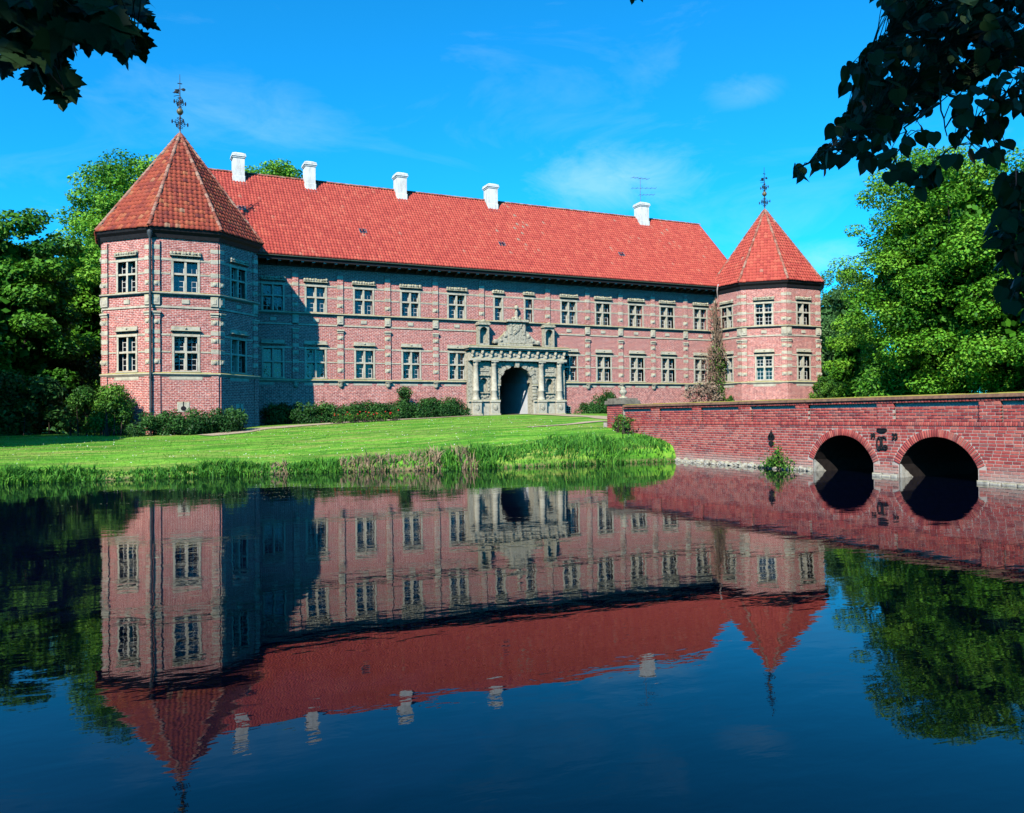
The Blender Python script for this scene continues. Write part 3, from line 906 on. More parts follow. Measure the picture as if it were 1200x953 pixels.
# little roof windows
def roof_point(x, v): return Vector((x, EY + Vd[1] * v, EZ + Vd[2] * v))
RWIN = MB(); RWIN.box(-0.27, 0.27, -0.05, 0.10, -0.24, -0.20); RWIN.box(-0.27, 0.27, -0.05, 0.10, 0.20, 0.24); RWIN.box(-0.27, -0.23, -0.05, 0.10, -0.2, 0.2); RWIN.box(0.23, 0.27, -0.05, 0.10, -0.2, 0.2)
RWIN_ME = RWIN.mesh('roof_window', M['lead'])
RP = MB(); RP.box(-0.23, 0.23, -0.02, 0.0, -0.2, 0.2); RP_ME = RP.mesh('pane', M['glass'])
ang = math.atan2(Vd[1], Vd[2])
for px, py in ((283, 245), (425, 272), (588, 287), (728, 299)):
    d = ray(px, py); nn = Vector(Nd); P0 = Vector((0, EY, EZ))
    hit = CAM + d * ((P0 - CAM).dot(nn) / d.dot(nn))
    Mx = Matrix.Translation(hit + nn * 0.07) @ Matrix.Rotation(-ang, 4, 'X')
    w_ = put('roof_window', RWIN_ME, roof, Mx); put('pane', RP_ME, w_)

# chimneys
for cx, cw in CHIM:
    b = MB()
    b.box(cx - cw / 2, cx + cw / 2, 5.1, 6.1, 19.35, 21.55)
    b.bbox(cx - cw / 2 - 0.05, cx + cw / 2 + 0.05, 5.05, 6.15, 19.3, 20.1, 0.03)
    ch = b.build('chimney', M['limewash'], castle)
    b = MB(); v0 = 0.0
    for z, e in ((21.42, 0.05), (21.52, 0.10), (21.64, 0.07)):
        b.box(cx - cw / 2 - e, cx + cw / 2 + e, 5.1 - e, 6.1 + e, z, z + 0.098)
    b.add([(cx - cw / 2 - 0.05, 5.05, 21.738), (cx + cw / 2 + 0.05, 5.05, 21.738), (cx + cw / 2 + 0.05, 6.15, 21.738), (cx - cw / 2 - 0.05, 6.15, 21.738),
           (cx - cw / 2 + 0.15, 5.3, 21.86), (cx + cw / 2 - 0.15, 5.3, 21.86), (cx + cw / 2 - 0.15, 5.9, 21.86), (cx - cw / 2 + 0.15, 5.9, 21.86)],
          [(0, 1, 5, 4), (1, 2, 6, 5), (2, 3, 7, 6), (3, 0, 4, 7), (4, 5, 6, 7)])
    b.build('chimney_cap', M['limewash'], ch)
    b = MB(); b.box(cx - cw / 2 - 0.12, cx + cw / 2 + 0.12, 4.86, 5.04, 19.37, 19.47); b.build('lead_flashing', M['lead'], ch)

# ---- towers
def oct_pt(c, R, k): a = math.radians(k * 45 - 157.5); return (c[0] + R * math.cos(a), c[1] + R * math.sin(a))
def oct_ring(b, c, prof, m=0):
    """closed octagonal ring: prof is (R,z) list"""
    v = [(*oct_pt(c, R, k), z) for R, z in prof for k in range(8)]
    f = [(j * 8 + k, j * 8 + (k + 1) % 8, (j + 1) * 8 + (k + 1) % 8, (j + 1) * 8 + k) for j in range(len(prof) - 1) for k in range(8)]
    return b.add(v, f, m)
AP = RW * math.cos(math.radians(22.5)); SIDE = 2 * RW * math.sin(math.radians(22.5))
def tower(c, left):
    b = MB()
    faces = {}
    for k in range(-1, 7):       # face k runs from corner k to k+1; 0 = left front, 1 = front, 2 = right front
        p0, p1 = oct_pt(c, RW, k), oct_pt(c, RW, k + 1)
        ang = math.atan2(p1[1] - p0[1], p1[0] - p0[0])
        mid = ((p0[0] + p1[0]) / 2, (p0[1] + p1[1]) / 2)
        Mx = frame_M(mid[0], mid[1], ang)
        faces[k] = Mx
        q = MB()
        hl = [(-0.65, 0.65, UZ, UZ + UH), (-0.63, 0.63, LZ, LZ + LH)] if k in (-1, 0, 1, 2) else []
        wall_with_holes(q, -SIDE / 2, SIDE / 2, Z1, 13.0, hl)
        b.add([Mx @ Vector(v) for v in q.v], q.f)
    oct_ring(b, c, [(RW + 0.085, 0.5), (RW + 0.085, Z1 - 0.05)])
    b.build('tower_wall', M['brick'], castle)
    for k in (-1, 0, 1, 2):
        put_window(KITS_U[(k + left) % 2], faces[k] @ Matrix.Translation((0, 0, UZ)))
        put_window(KIT_L, faces[k] @ Matrix.Translation((0, 0, LZ)))
        hs = SIDE / 2 - 0.44
        for z, h, d in ((UZ + UH + 0.09, 0.12, 0.03), (UZ + UH * 0.585, 0.10, 0.028), (LZ + LH + 0.09, 0.12, 0.03), (LZ + LH * 0.545, 0.10, 0.028)):
            band(-hs, -0.815, z, h, d, faces[k]); band(0.815, hs, z, h, d, faces[k])
        put('stone_block', stone_block('plain'), castle, faces[k] @ Matrix.Translation((0, 0.06, 9.08)))
        for sx in (-1, 1):
            pilaster(faces[k] @ Matrix.Translation((sx * (SIDE / 2 - 0.205 - 0.015), 0, 0)), k * 5 + sx + 40, True, True)
        band(-0.9, 0.9, Z1 - 0.22, 0.2, 0.095, faces[k])
    b = MB(); oct_ring(b, c, [(RW - 0.05, Z1 - 0.12), (RW + 0.12, Z1 - 0.12), (RW + 0.20, Z1 - 0.03), (RW + 0.23, Z1), (RW + 0.23, Z1 + 0.045), (RW + 0.04, Z1 + 0.12), (RW - 0.05, Z1 + 0.12)])
    b.build('string_course', M['stone'], castle)
    b = MB(); oct_ring(b, c, [(RW - 0.05, Z2 - 0.10), (RW + 0.10, Z2 - 0.10), (RW + 0.20, Z2 - 0.03), (RW + 0.22, Z2), (RW + 0.22, Z2 + 0.045), (RW + 0.03, Z2 + 0.10), (RW - 0.05, Z2 + 0.10)])
    b.build('string_course', M['stone'], castle)
    b = MB(); oct_ring(b, c, [(RW - 0.05, 8.69), (RW + 0.06, 8.69), (RW + 0.06, 8.82), (RW - 0.05, 8.82)])
    b.build('stone_band', M['stone'], castle)
    b = MB(); oct_ring(b, c, [(RW + 0.02, 12.72), (RW + 0.09, 12.72), (RW + 0.16, 12.95), (RE - 0.06, 13.10), (RE - 0.02, 13.22), (RE - 0.02, 13.26), (RW, 13.26)])
    b.build('tower_cornice', M['timber'], castle)
    # pyramid roof
    b = MB(); v = [(*oct_pt(c, RE, k), ZTE - 0.02) for k in range(8)] + [(c[0], c[1], ZAP)]
    b.add(v, [(k, (k + 1) % 8, 8) for k in range(8)] + [tuple(range(7, -1, -1))])
    rf = b.build('tower_roof', M['underlay'], castle)
    arrs = []
    for k in range(8):
        p0, p1 = Vector((*oct_pt(c, RE + 0.03, k), ZTE - 0.03)), Vector((*oct_pt(c, RE + 0.03, k + 1), ZTE - 0.03))
        ap = Vector((c[0], c[1], ZAP)); U = (p1 - p0).normalized(); L = (p1 - p0).length
        mid = (p0 + p1) / 2; Vv = (ap - mid); H = Vv.length; Vv = Vv.normalized(); Nn = U.cross(Vv)
        ins = lambda u, v, L=L, H=H: (np.abs(u - L / 2) < (L / 2) * (1 - v / H) + 0.02) & (v < H - 0.15)
        wt = L / round(L / 0.285)
        arrs.append(pantile_arrays(p0, U, Vv, Nn, ins, wt, 0.33, L, H, 0.008, 20 + k + 10 * left))
    tiles_object(arrs, M['tile_old'] if left else M['tile'], rf)
    hip = MB(); hip.lathe([(0.125, 0.0), (0.10, 0.42)], 0, 0, 7, 0, -0.3, math.pi + 0.3)
    HIP = hip.mesh('hip_tile', M['hip'], True)
    for k in range(8):
        p0 = Vector((*oct_pt(c, RE + 0.02, k), ZTE + 0.03)); ap = Vector((c[0], c[1], ZAP + 0.05)); d = (ap - p0); H = d.length; d.normalize()
        side = Vector((-d.y, d.x, 0)).normalized(); out = side.cross(d) * (1 if side.cross(d).z > 0 else -1)
        side = out.cross(d)
        R = Matrix(((side.x, out.x, d.x, 0), (side.y, out.y, d.y, 0), (side.z, out.z, d.z, 0), (0, 0, 0, 1)))
        s = 0.0
        while s < H - 0.3:
            put('hip_tile', HIP, rf, Matrix.Translation(p0 + d * s) @ R); s += 0.39
    # wrought-iron finial
    zb = ZAP - 0.15
    b = MB(); b.lathe([(0.20, zb - 0.25), (0.16, zb), (0.07, zb + 0.25), (0.05, zb + 0.35)], c[0], c[1], 10)
    fin = b.build('roof_finial', M['lead'], castle, True)
    b = MB(); b.tube([(c[0], c[1], zb + 0.2), (c[0], c[1], zb + 2.2), (c[0], c[1], zb + 3.95)], [0.05, 0.04, 0.015], 6); b.build('rod', M['iron'], fin)
    b = MB(); b.lathe([(0.01, zb + 1.36), (0.12, zb + 1.40), (0.20, zb + 1.52), (0.21, zb + 1.60), (0.16, zb + 1.72), (0.04, zb + 1.80)], c[0], c[1], 12); b.build('ball', M['copper'], fin, True)
    for zz, R, nm in ((zb + 0.85, 0.50, 'scroll_cross'), (zb + 2.15, 0.36, 'scroll_cross')):
        b = MB()
        for a in (0.35, 0.35 + math.pi / 2):
            ca, sa = math.cos(a), math.sin(a)
            for sg in (-1, 1):
                for dz in (-1, 1):
                    pts = [(c[0] + sg * ca * r, c[1] + sg * sa * r, zz + dz * h) for r, h in ((0.03, 0.02), (0.16 * R / .5, 0.13), (0.30 * R / .5, 0.14), (0.33 * R / .5, 0.05), (0.25 * R / .5, 0.04))]
                    pts2 = [(c[0] + sg * ca * r, c[1] + sg * sa * r, zz + dz * h) for r, h in ((0.03, 0.30), (0.14 * R / .5, 0.34), (0.19 * R / .5, 0.26), (0.12 * R / .5, 0.22))]
                    b.tube(pts, 0.022, 4); b.tube(pts2, 0.02, 4)
                e = R
                b.tube([(c[0] + sg * ca * 0.05, c[1] + sg * sa * 0.05, zz), (c[0] + sg * ca * e, c[1] + sg * sa * e, zz)], 0.018, 4)
                b.blob(c[0] + sg * ca * e, c[1] + sg * sa * e, zz, 0.05, 0.05, 0.14, 2, 0.1, 0, 6, 4)
        b.build(nm, M['iron'], fin)
    b = MB(); fx = 0.5
    for i in range(5):
        z0 = zb + 2.62 + i * 0.10
        b.tube([(c[0] - 0.02, c[1] - 0.01, z0), (c[0] - (0.42 - 0.06 * abs(i - 1)), c[1] + 0.1, z0 + (0.06 if i % 2 else -0.08))], 0.02, 4)
    b.blob(c[0] + 0.20, c[1] - 0.04, zb + 3.0, 0.14, 0.02, 0.09, 4, 0.4)
    b.blob(c[0] - 0.18, c[1] + 0.05, zb + 2.86, 0.16, 0.02, 0.13, 6, 0.5)
    b.tube([(c[0] - 0.14, c[1], zb + 3.36), (c[0] + 0.14, c[1], zb + 3.36)], 0.03, 5)
    b.build('weathervane', M['iron'], fin)
    return faces
FL = tower(TL, 1)
FR = tower(TR, 0)

# gun loops and cellar gratings in the base
def gun_loop(Mx):
    b = MB()
    outl = [(0.11 * math.cos(a), 0.32 + 0.16 * math.sin(a)) for a in np.linspace(-math.pi * 0.2, math.pi * 1.2, 9)]
    b.bbox(-0.34, 0.34, -0.10, -0.05, 0.0, 0.6, 0.02)
    p = b.build('gun_loop', M['stone'], castle, mat=Mx)
    b = MB(); b.prism([(-0.03, 0.25), (0.03, 0.25), (0.03, 0.62), (-0.03, 0.62)], -0.104, -0.09); b.prism([(0.15 * math.cos(a), 0.22 + 0.14 * math.sin(a)) for a in np.linspace(0, 2 * math.pi, 12, endpoint=False)], -0.107, -0.09)
    b.build('slot', M['dark'], p)
gun_loop(FL[1] @ Matrix.Translation((-0.15, 0, 2.65))); gun_loop(FL[2] @ Matrix.Translation((0.0, 0, 2.55)))
def grating(x, z):
    b = MB(); b.bbox(-0.26, 0.26, -0.10, 0, -0.3, 0.3, 0.02); g = b.build('cellar_grating', M['stone'], castle, mat=frame_M(x, -0.05, 0, z))
    b = MB()
    for i in range(2):
        for j in range(3): b.box(-0.2 + i * 0.22, -0.02 + i * 0.22, -0.106, -0.09, -0.25 + j * 0.17, -0.12 + j * 0.17)
    b.build('grate_opening', M['dark'], g)
grating(9.4, 2.9); grating(29.75, 2.75)

# rainwater pipes
cB = oct_pt(TL, RW + 0.26, 1)
b = MB(); b.tube([(cB[0], cB[1], 13.1), (cB[0], cB[1], 12.9), (cB[0], cB[1], 2.0), (cB[0] - 0.02, cB[1] - 0.12, 1.6)], 0.065, 8)
b.lathe([(0.07, 12.62), (0.15, 12.86), (0.16, 13.02), (0.15, 13.05)], cB[0], cB[1], 10)
for z in (11.5, 9.3, 7.1, 4.6, 2.8): b.lathe([(0.085, z), (0.085, z + 0.09)], cB[0], cB[1], 8)
b.build('drainpipe', M['pipe'], castle, True)
pz = oct_pt(TR, RW + 0.1, 0)
b = MB(); b.tube([(44.2, -1.12, 13.5), (44.1, -1.12, 13.2), (44.15, -1.0, 12.9), (44.6, -0.55, 12.2), (44.62, -0.5, 5.0)], 0.06, 7)
b.build('drainpipe', mat_plain('painted_pipe', (0.50, 0.40, 0.36), 0.6, 0.3, 0.15), castle, True)
# ------------------------------------------------------------------ portal
def arch_wall(mb, x0, x1, z0, z1, xc, hw, zs, zsp, y, depth, back=True, n=14, m=0, mback=None, reveal_m=None):
    """front sheet at y with an arched hole, its reveal and (optionally) its back"""
    rm = m if reveal_m is None else reveal_m
    def q(a, b, c, d, mm=m): mb.add([a, b, c, d], [(0, 1, 2, 3)], mm)
    if zs > z0: q((x0, y, z0), (x1, y, z0), (x1, y, zs), (x0, y, zs))
    q((x0, y, zs), (xc - hw, y, zs), (xc - hw, y, zsp), (x0, y, zsp))
    q((xc + hw, y, zs), (x1, y, zs), (x1, y, zsp), (xc + hw, y, zsp))
    q((x0, y, zsp), (xc - hw, y, zsp), (xc - hw, y, z1), (x0, y, z1))
    q((xc + hw, y, zsp), (x1, y, zsp), (x1, y, z1), (xc + hw, y, z1))
    A = [math.pi - math.pi * i / n for i in range(n + 1)]
    arc = [(xc + hw * math.cos(a), zsp + hw * math.sin(a)) for a in A]
    for (xa, za), (xb, zb) in zip(arc[:-1], arc[1:]):
        q((xa, y, za), (xb, y, zb), (xb, y, z1), (xa, y, z1))
    out = [(xc - hw, zs)] + arc + [(xc + hw, zs)]
    for (xa, za), (xb, zb) in zip(out[:-1], out[1:]):
        q((xa, y, za), (xa, y + depth, za), (xb, y + depth, zb), (xb, y, zb), rm)
    q((xc - hw, y, zs), (xc + hw, y, zs), (xc + hw, y + depth, zs), (xc - hw, y + depth, zs), rm)
    if back:
        mb.add([(x, y + depth, z) for x, z in out], [tuple(range(len(out)))[::-1]], m if mback is None else mback)

PX, POR = 25.0, 1.42
portal = MB()
arch_wall(portal, 23.45, 26.55, 2.1, 6.6, PX, POR, 2.1, 4.72, -0.45, 0.9, False)
for a, b_ in ((21.0, 23.45), (26.55, 29.28)):
    xc = (21.0 + 23.45) / 2 + 0.06 if a < 25 else (26.55 + 29.28) / 2
    arch_wall(portal, a, b_, 2.1, 6.6, xc, 0.31, 4.08, 4.86, -0.45, 0.36, True, 10)
portal.box(21.0, 21.002, -0.45, 0.0, 2.1, 6.6); portal.box(29.278, 29.28, -0.45, 0.0, 2.1, 6.6)
portal.box(21.0, 29.28, -0.45, 0.0, 6.6, 6.602)
portal_o = portal.build('portal', M['carved'], castle)
portal_o['label'] = 'pale carved sandstone portal with paired columns and round gateway'
# plinths and pedestals
COLX = [21.56, 23.06, 27.10, 28.70]
for a, b_ in ((20.95, 23.56), (26.44, 29.32)):
    b = MB(); b.bbox(a, b_, -0.62, -0.452, 2.0, 3.34, 0.02); b.bbox(a - 0.02, b_ + 0.02, -0.74, -0.30, 3.34, 3.48, 0.03)
    pl = b.build('plinth', M['stone'], portal_o)
for cx in COLX:
    b = MB(); b.bbox(cx - 0.38, cx + 0.38, -0.88, -0.60, 2.0, 3.30, 0.03); b.bbox(cx - 0.42, cx + 0.42, -0.93, -0.6, 3.305, 3.50, 0.03); b.bbox(cx - 0.43, cx + 0.43, -0.94, -0.6, 1.9, 2.45, 0.03)
    pd = b.build('pedestal', M['stone'], portal_o)
    b = MB(); b.blob(cx, -0.88, 2.92, 0.20, 0.06, 0.24, 5, 0.3, 0, 9, 6); b.build('lion_mask', M['carved'], pd, True)
    b = MB(); b.lathe([(0.30, 3.50), (0.30, 3.60), (0.25, 3.66), (0.24, 3.72), (0.235, 4.15), (0.26, 4.18), (0.26, 4.24), (0.225, 4.28), (0.195, 6.12), (0.22, 6.16), (0.20, 6.2), (0.25, 6.30), (0.27, 6.36)], cx, -0.62, 16)
    b.bbox(cx - 0.29, cx + 0.29, -0.91, -0.4, 6.362, 6.45, 0.015)
    b.build('column', M['stone'], portal_o, True)
for xc in ((21.0 + 23.45) / 2 + 0.06, (26.55 + 29.28) / 2):
    b = MB(); b.bbox(xc - 0.46, xc + 0.46, -0.60, -0.44, 5.32, 5.42, 0.02); b.bbox(xc - 0.42, xc + 0.42, -0.58, -0.44, 3.98, 4.08, 0.02)
    for dx in (-0.26, 0, 0.26): b.blob(xc + dx, -0.46, 5.86, 0.09, 0.07, 0.09, 3, 0.1, 0, 8, 5)
    b.bbox(xc - 0.42, xc + 0.42, -0.50, -0.44, 5.66, 6.08, 0.02)
    for k in range(5): b.blob(xc - 0.3 + 0.15 * k, -0.47, 3.76 + 0.05 * math.sin(k * 2.1), 0.09, 0.06, 0.11, k, 0.4, 0, 7, 4)
    for sx in (-1, 1):
        for k in range(4): b.blob(xc + sx * 0.39, -0.46, 4.22 + 0.3 * k, 0.06, 0.05, 0.10, k, 0.3, 0, 6, 4)
    b.build('niche_panel', M['carved'], portal_o)
# entablature
b = MB(); b.bbox(20.98, 29.30, -0.86, 0.0, 6.45, 6.66, 0.03); b.bbox(21.06, 29.22, -0.70, 0.0, 6.66, 7.20, 0.01)
ent = b.build('entablature', M['stone'], portal_o)
b = MB(); b.bbox(20.88, 29.40, -0.92, 0.0, 7.26, 7.38, 0.03); b.bbox(20.78, 29.48, -1.06, 0.0, 7.38, 7.52, 0.03); b.bbox(20.84, 29.42, -1.0, 0.0, 7.523, 7.62, 0.06)
b.build('cornice', M['stone'], portal_o)
b = MB()
b.bbox(-0.10, 0.10, -0.20, 0, 0.36, 0.58, 0.02); b.blob(0, -0.14, 0.40, 0.11, 0.13, 0.13, 2, 0.2, 0, 8, 5); b.blob(0, -0.06, 0.18, 0.09, 0.09, 0.16, 4, 0.2, 0, 8, 5)
BR = b.mesh('bracket', M['stone'])
b = MB(); b.blob(0, -0.02, 0.28, 0.15, 0.07, 0.14, 7, 0.5, 0, 9, 5); ROS = b.mesh('rosette', M['carved'])
for i in range(11):
    x = 21.25 + i * 0.78
    put('bracket', BR, ent, Matrix.Translation((x, -0.70, 6.66)))
    if i < 10: put('rosette', ROS, ent, Matrix.Translation((x + 0.39, -0.70, 6.66)))
# rusticated arch stones and key
for i in range(13):
    a = math.pi * (i + 0.5) / 13; hw_ = math.pi / 26 - 0.008; pr = 0.10 if i % 2 == 0 else 0.05
    ro = POR + (0.40 if i % 2 == 0 else 0.33); ri = POR - (0.06 if i % 2 == 0 else 0.0)
    if i == 6: ro, ri, pr = POR + 0.56, POR - 0.13, 0.26
    cc = [(PX + r * math.cos(t), 4.72 + r * math.sin(t)) for r, t in ((ri, a - hw_), (ro, a - hw_), (ro, a + hw_), (ri, a + hw_))]
    b = MB(); b.prism(cc, -0.45 - pr, -0.30)
    b.build('keystone' if i == 6 else 'arch_stone', M['carved'], portal_o)
for sx in (-1, 1):
    b = MB(); x = PX + sx * (POR + 0.17); b.bbox(x - 0.24, x + 0.24, -0.62, -0.4, 4.56, 4.70, 0.03); b.build('impost', M['stone'], portal_o)
    for k in range(4):
        b = MB(); z = 3.50 + k * 0.265; b.bbox(x - 0.20, x + 0.16, -0.53 - 0.03 * (k % 2), -0.4, z + 0.008, z + 0.255, 0.025); b.build('jamb_stone', M['carved'], portal_o)
    b = MB()
    for k, (dx, z, r) in enumerate(((1.45, 6.15, 0.2), (1.2, 6.32, 0.14), (1.62, 5.85, 0.15), (0.95, 6.38, 0.1), (1.68, 5.55, 0.10))):
        b.blob(PX + sx * dx * 0.94, -0.46, z, r, 0.08, r, k + 3, 0.5, 0, 9, 5)
    b.build('spandrel_carving', M['carved'], portal_o)
# attic: two shell niches, armorial panel with scrolls and ball
for xc in (22.30, 27.92):
    b = MB(); arch_wall(b, xc - 0.43, xc + 0.43, 7.62, 9.18, xc, 0.33, 7.80, 8.72, -0.52, 0.42, True, 10)
    b.box(xc - 0.432, xc - 0.43, -0.52, 0, 7.62, 9.18); b.box(xc + 0.43, xc + 0.432, -0.52, 0, 7.62, 9.18)
    b.bbox(xc - 0.52, xc + 0.52, -0.66, 0.0, 9.18, 9.34, 0.03); b.bbox(xc - 0.46, xc + 0.46, -0.6, 0.0, 9.34, 9.44, 0.03)
    b.blob(xc, -0.40, 9.52, 0.22, 0.2, 0.12, 4, 0.3)
    b.build('shell_niche', M['carved'], portal_o)
b = MB(); b.bbox(23.55, 26.5, -0.42, 0.0, 7.62, 7.86, 0.03); b.bbox(24.42, 25.92, -0.40, 0.0, 7.86, 9.50, 0.03)
b.bbox(24.52, 24.70, -0.46, -0.39, 8.55, 9.45, 0.02); b.bbox(25.64, 25.82, -0.46, -0.39, 8.55, 9.45, 0.02)
b.bbox(24.22, 26.10, -0.62, 0.0, 9.50, 9.72, 0.04)
b.build('armorial_panel', M['carved'], portal_o)
b = MB()
for k in range(14):
    rr = random.Random(k); b.blob(25.17 + rr.uniform(-0.4, 0.4), -0.41, 9.0 + rr.uniform(-0.38, 0.38), 0.13, 0.07, 0.13, k, 0.5, 0, 8, 5)
b.blob(25.17, -0.41, 9.05, 0.26, 0.08, 0.32, 2, 0.1, 0, 10, 6)
b.build('coat_of_arms', M['carved'], portal_o)
for sx in (-1, 1):
    b = MB(); X0 = 25.17 + sx * 0.76
    pts = [(0, 0), (1.25, 0), (1.3, 0.14), (1.05, 0.26), (0.75, 0.36), (0.5, 0.60), (0.34, 0.72), (0.2, 0.95), (0, 1.0)]
    poly = [(X0 + sx * u, 7.862 + v) for u, v in pts]
    if sx < 0: poly = poly[::-1]
    b.prism(poly, -0.34, 0.0)
    for u, v, r in ((1.08, 0.14, 0.17), (0.24, 0.62, 0.16), (0.6, 0.24, 0.13)): b.blob(X0 + sx * u, -0.34, 7.862 + v, r, 0.10, r, 3, 0.3, 0, 9, 5)
    b.build('volute', M['carved'], portal_o)
b = MB(); b.lathe([(0.22, 9.72), (0.16, 9.85), (0.10, 10.05), (0.16, 10.25), (0.08, 10.4), (0.06, 10.5)], 25.17, -0.25, 10)
b.lathe([(0.02, 10.48), (0.14, 10.54), (0.19, 10.68), (0.14, 10.82), (0.02, 10.88)], 25.17, -0.25, 10)
for k in range(4): b.blob(25.17 + (k - 1.5) * 0.2, -0.25, 9.82 + 0.06 * (k % 2), 0.14, 0.1, 0.12, k, 0.4)
b.build('ball_finial', M['carved'], portal_o, True)
# vaulted passage
b = MB(); n = 14; y0, y1 = 0.44, 9.0; hw = POR + 0.05
arc = [(PX + hw * math.cos(math.pi - math.pi * i / n), 4.72 + hw * math.sin(math.pi * i / n)) for i in range(n + 1)]
out = [(PX - hw, 2.0)] + arc + [(PX + hw, 2.0)]
for (xa, za), (xb, zb) in zip(out[:-1], out[1:]):
    b.add([(xa, y0, za), (xa, y1, za), (xb, y1, zb), (xb, y0, zb)], [(0, 1, 2, 3)])
arch_wall(b, PX - hw, PX + hw, 2.0, 6.3, 25.45, 0.62, 2.4, 4.3, y1, 0.3, False)
pas = b.build('gate_passage', M['plaster'], castle, False)
b = MB(); b.add([(PX - hw, -0.6, 2.42), (PX + hw, -0.6, 2.42), (PX + hw, 9, 2.42), (PX - hw, 9, 2.42)], [(0, 1, 2, 3)]); b.build('passage_floor', M['gravel'], pas)
b = MB(); b.prism([(24.83, 2.42), (26.07, 2.42), (26.07, 3.3), (24.83, 3.3)], 8.95, 9.0)
b.build('inner_door', M['door'], pas)

# TV aerial strapped to the fifth chimney
tv = thing('tv_antenna', 'spindly television aerial with three rows of prongs on the chimney', 'antenna', (40.75, 5.5, 21.8))
b = MB(); b.tube([(40.75, 5.5, 21.6), (40.75, 5.5, 24.15)], 0.022, 5); b.build('mast', M['lead'], tv)
for z, a, l0, l1, n in ((24.05, 0.1, -0.9, 0.9, 5), (23.15, -0.25, -0.8, 1.5, 6), (22.55, -0.2, -0.1, 1.35, 5)):
    b = MB(); ca, sa = math.cos(a), math.sin(a)
    b.tube([(40.75 + l0 * ca, 5.5 + l0 * sa, z), (40.75 + l1 * ca, 5.5 + l1 * sa, z + 0.10)], 0.016, 4)
    for i in range(n):
        l = l0 + (l1 - l0) * i / (n - 1); h = 0.28
        b.tube([(40.75 + l * ca - sa * h, 5.5 + l * sa + ca * h, z + 0.1 * (l - l0) / (l1 - l0)), (40.75 + l * ca + sa * h, 5.5 + l * sa - ca * h, z + 0.1 * (l - l0) / (l1 - l0))], 0.014, 4)
    b.build('aerial_array', M['lead'], tv)

# ------------------------------------------------------------------ the bridge
XB = 21.47
bridge = thing('brick_bridge', 'long red brick bridge with two round arches crossing the moat to the castle', 'bridge', (24.7, -33, 0))
ARCH = [(-35.56, 1.40, 1.40), (-39.465, 1.435, 1.41)]
ZSPR = 0.45
AR = []
for yc, hw, crown in ARCH:
    rise = crown - ZSPR; R = (hw * hw + rise * rise) / (2 * rise); AR.append((yc, hw, R, crown - R))
def arch_top(y):
    for yc, hw, R, zc in AR:
        if abs(y - yc) < hw: return zc + math.sqrt(max(0, R * R - (y - yc) ** 2))
    return None
YE, YW = -59.0, -18.9
XF = XB + 0.011
b = MB()
def wallq(x, ya, yb, za0, zb0, zt, flip=False, m=0):
    v = [(x, ya, za0), (x, yb, zb0), (x, yb, zt), (x, ya, zt)]
    b.add(v, [(0, 1, 2, 3) if not flip else (3, 2, 1, 0)], m)
for xw, fl in ((XF, False), (28.0, True)):
    cuts = [YW]
    for yc, hw, R, zc in AR: cuts += [yc + hw - 2 * hw * i / 18 for i in range(19)]
    cuts.append(YE)
    for ya, yb in zip(cuts[:-1], cuts[1:]):
        ym = (ya + yb) / 2
        if arch_top(ym) is None: wallq(xw, ya, yb, -1.0, -1.0, 1.86, fl)
        else:
            za = arch_top(ya) or ZSPR; zb = arch_top(yb) or ZSPR
            wallq(xw, ya, yb, za, zb, 1.86, fl)
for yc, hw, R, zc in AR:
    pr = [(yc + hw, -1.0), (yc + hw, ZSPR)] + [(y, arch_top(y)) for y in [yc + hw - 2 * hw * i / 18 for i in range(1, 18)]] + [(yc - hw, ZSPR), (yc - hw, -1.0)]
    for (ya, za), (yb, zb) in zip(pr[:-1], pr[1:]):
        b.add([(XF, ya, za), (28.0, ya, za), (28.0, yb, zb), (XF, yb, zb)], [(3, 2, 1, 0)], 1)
b.box(XF, 28.0, YE, YW, 1.84, 1.86)
b.box(XF + 0.095, XF + 0.45, YE, YW - 1.9, 1.861, 2.66, 0)
b.box(27.55, 27.98, YE, YW, 1.861, 2.56, 0)
for ya, yb in [(-23.43, -24.16), (-26.73, -27.40), (-29.94, -30.72), (-33.26, -33.95), (-37.14, -37.85), (-40.96, -41.68), (-45.0, -45.7), (-49.3, -50.0), (-53.6, -54.3)]:
    b.box(XF, XF + 0.10, yb + 0.03, ya - 0.03, 1.861, 2.555)
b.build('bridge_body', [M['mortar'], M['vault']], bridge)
b = MB(); b.box(22.0, 27.5, YE, YW, 1.865, 1.92); b.build('bridge_roadway', M['gravel'], bridge)

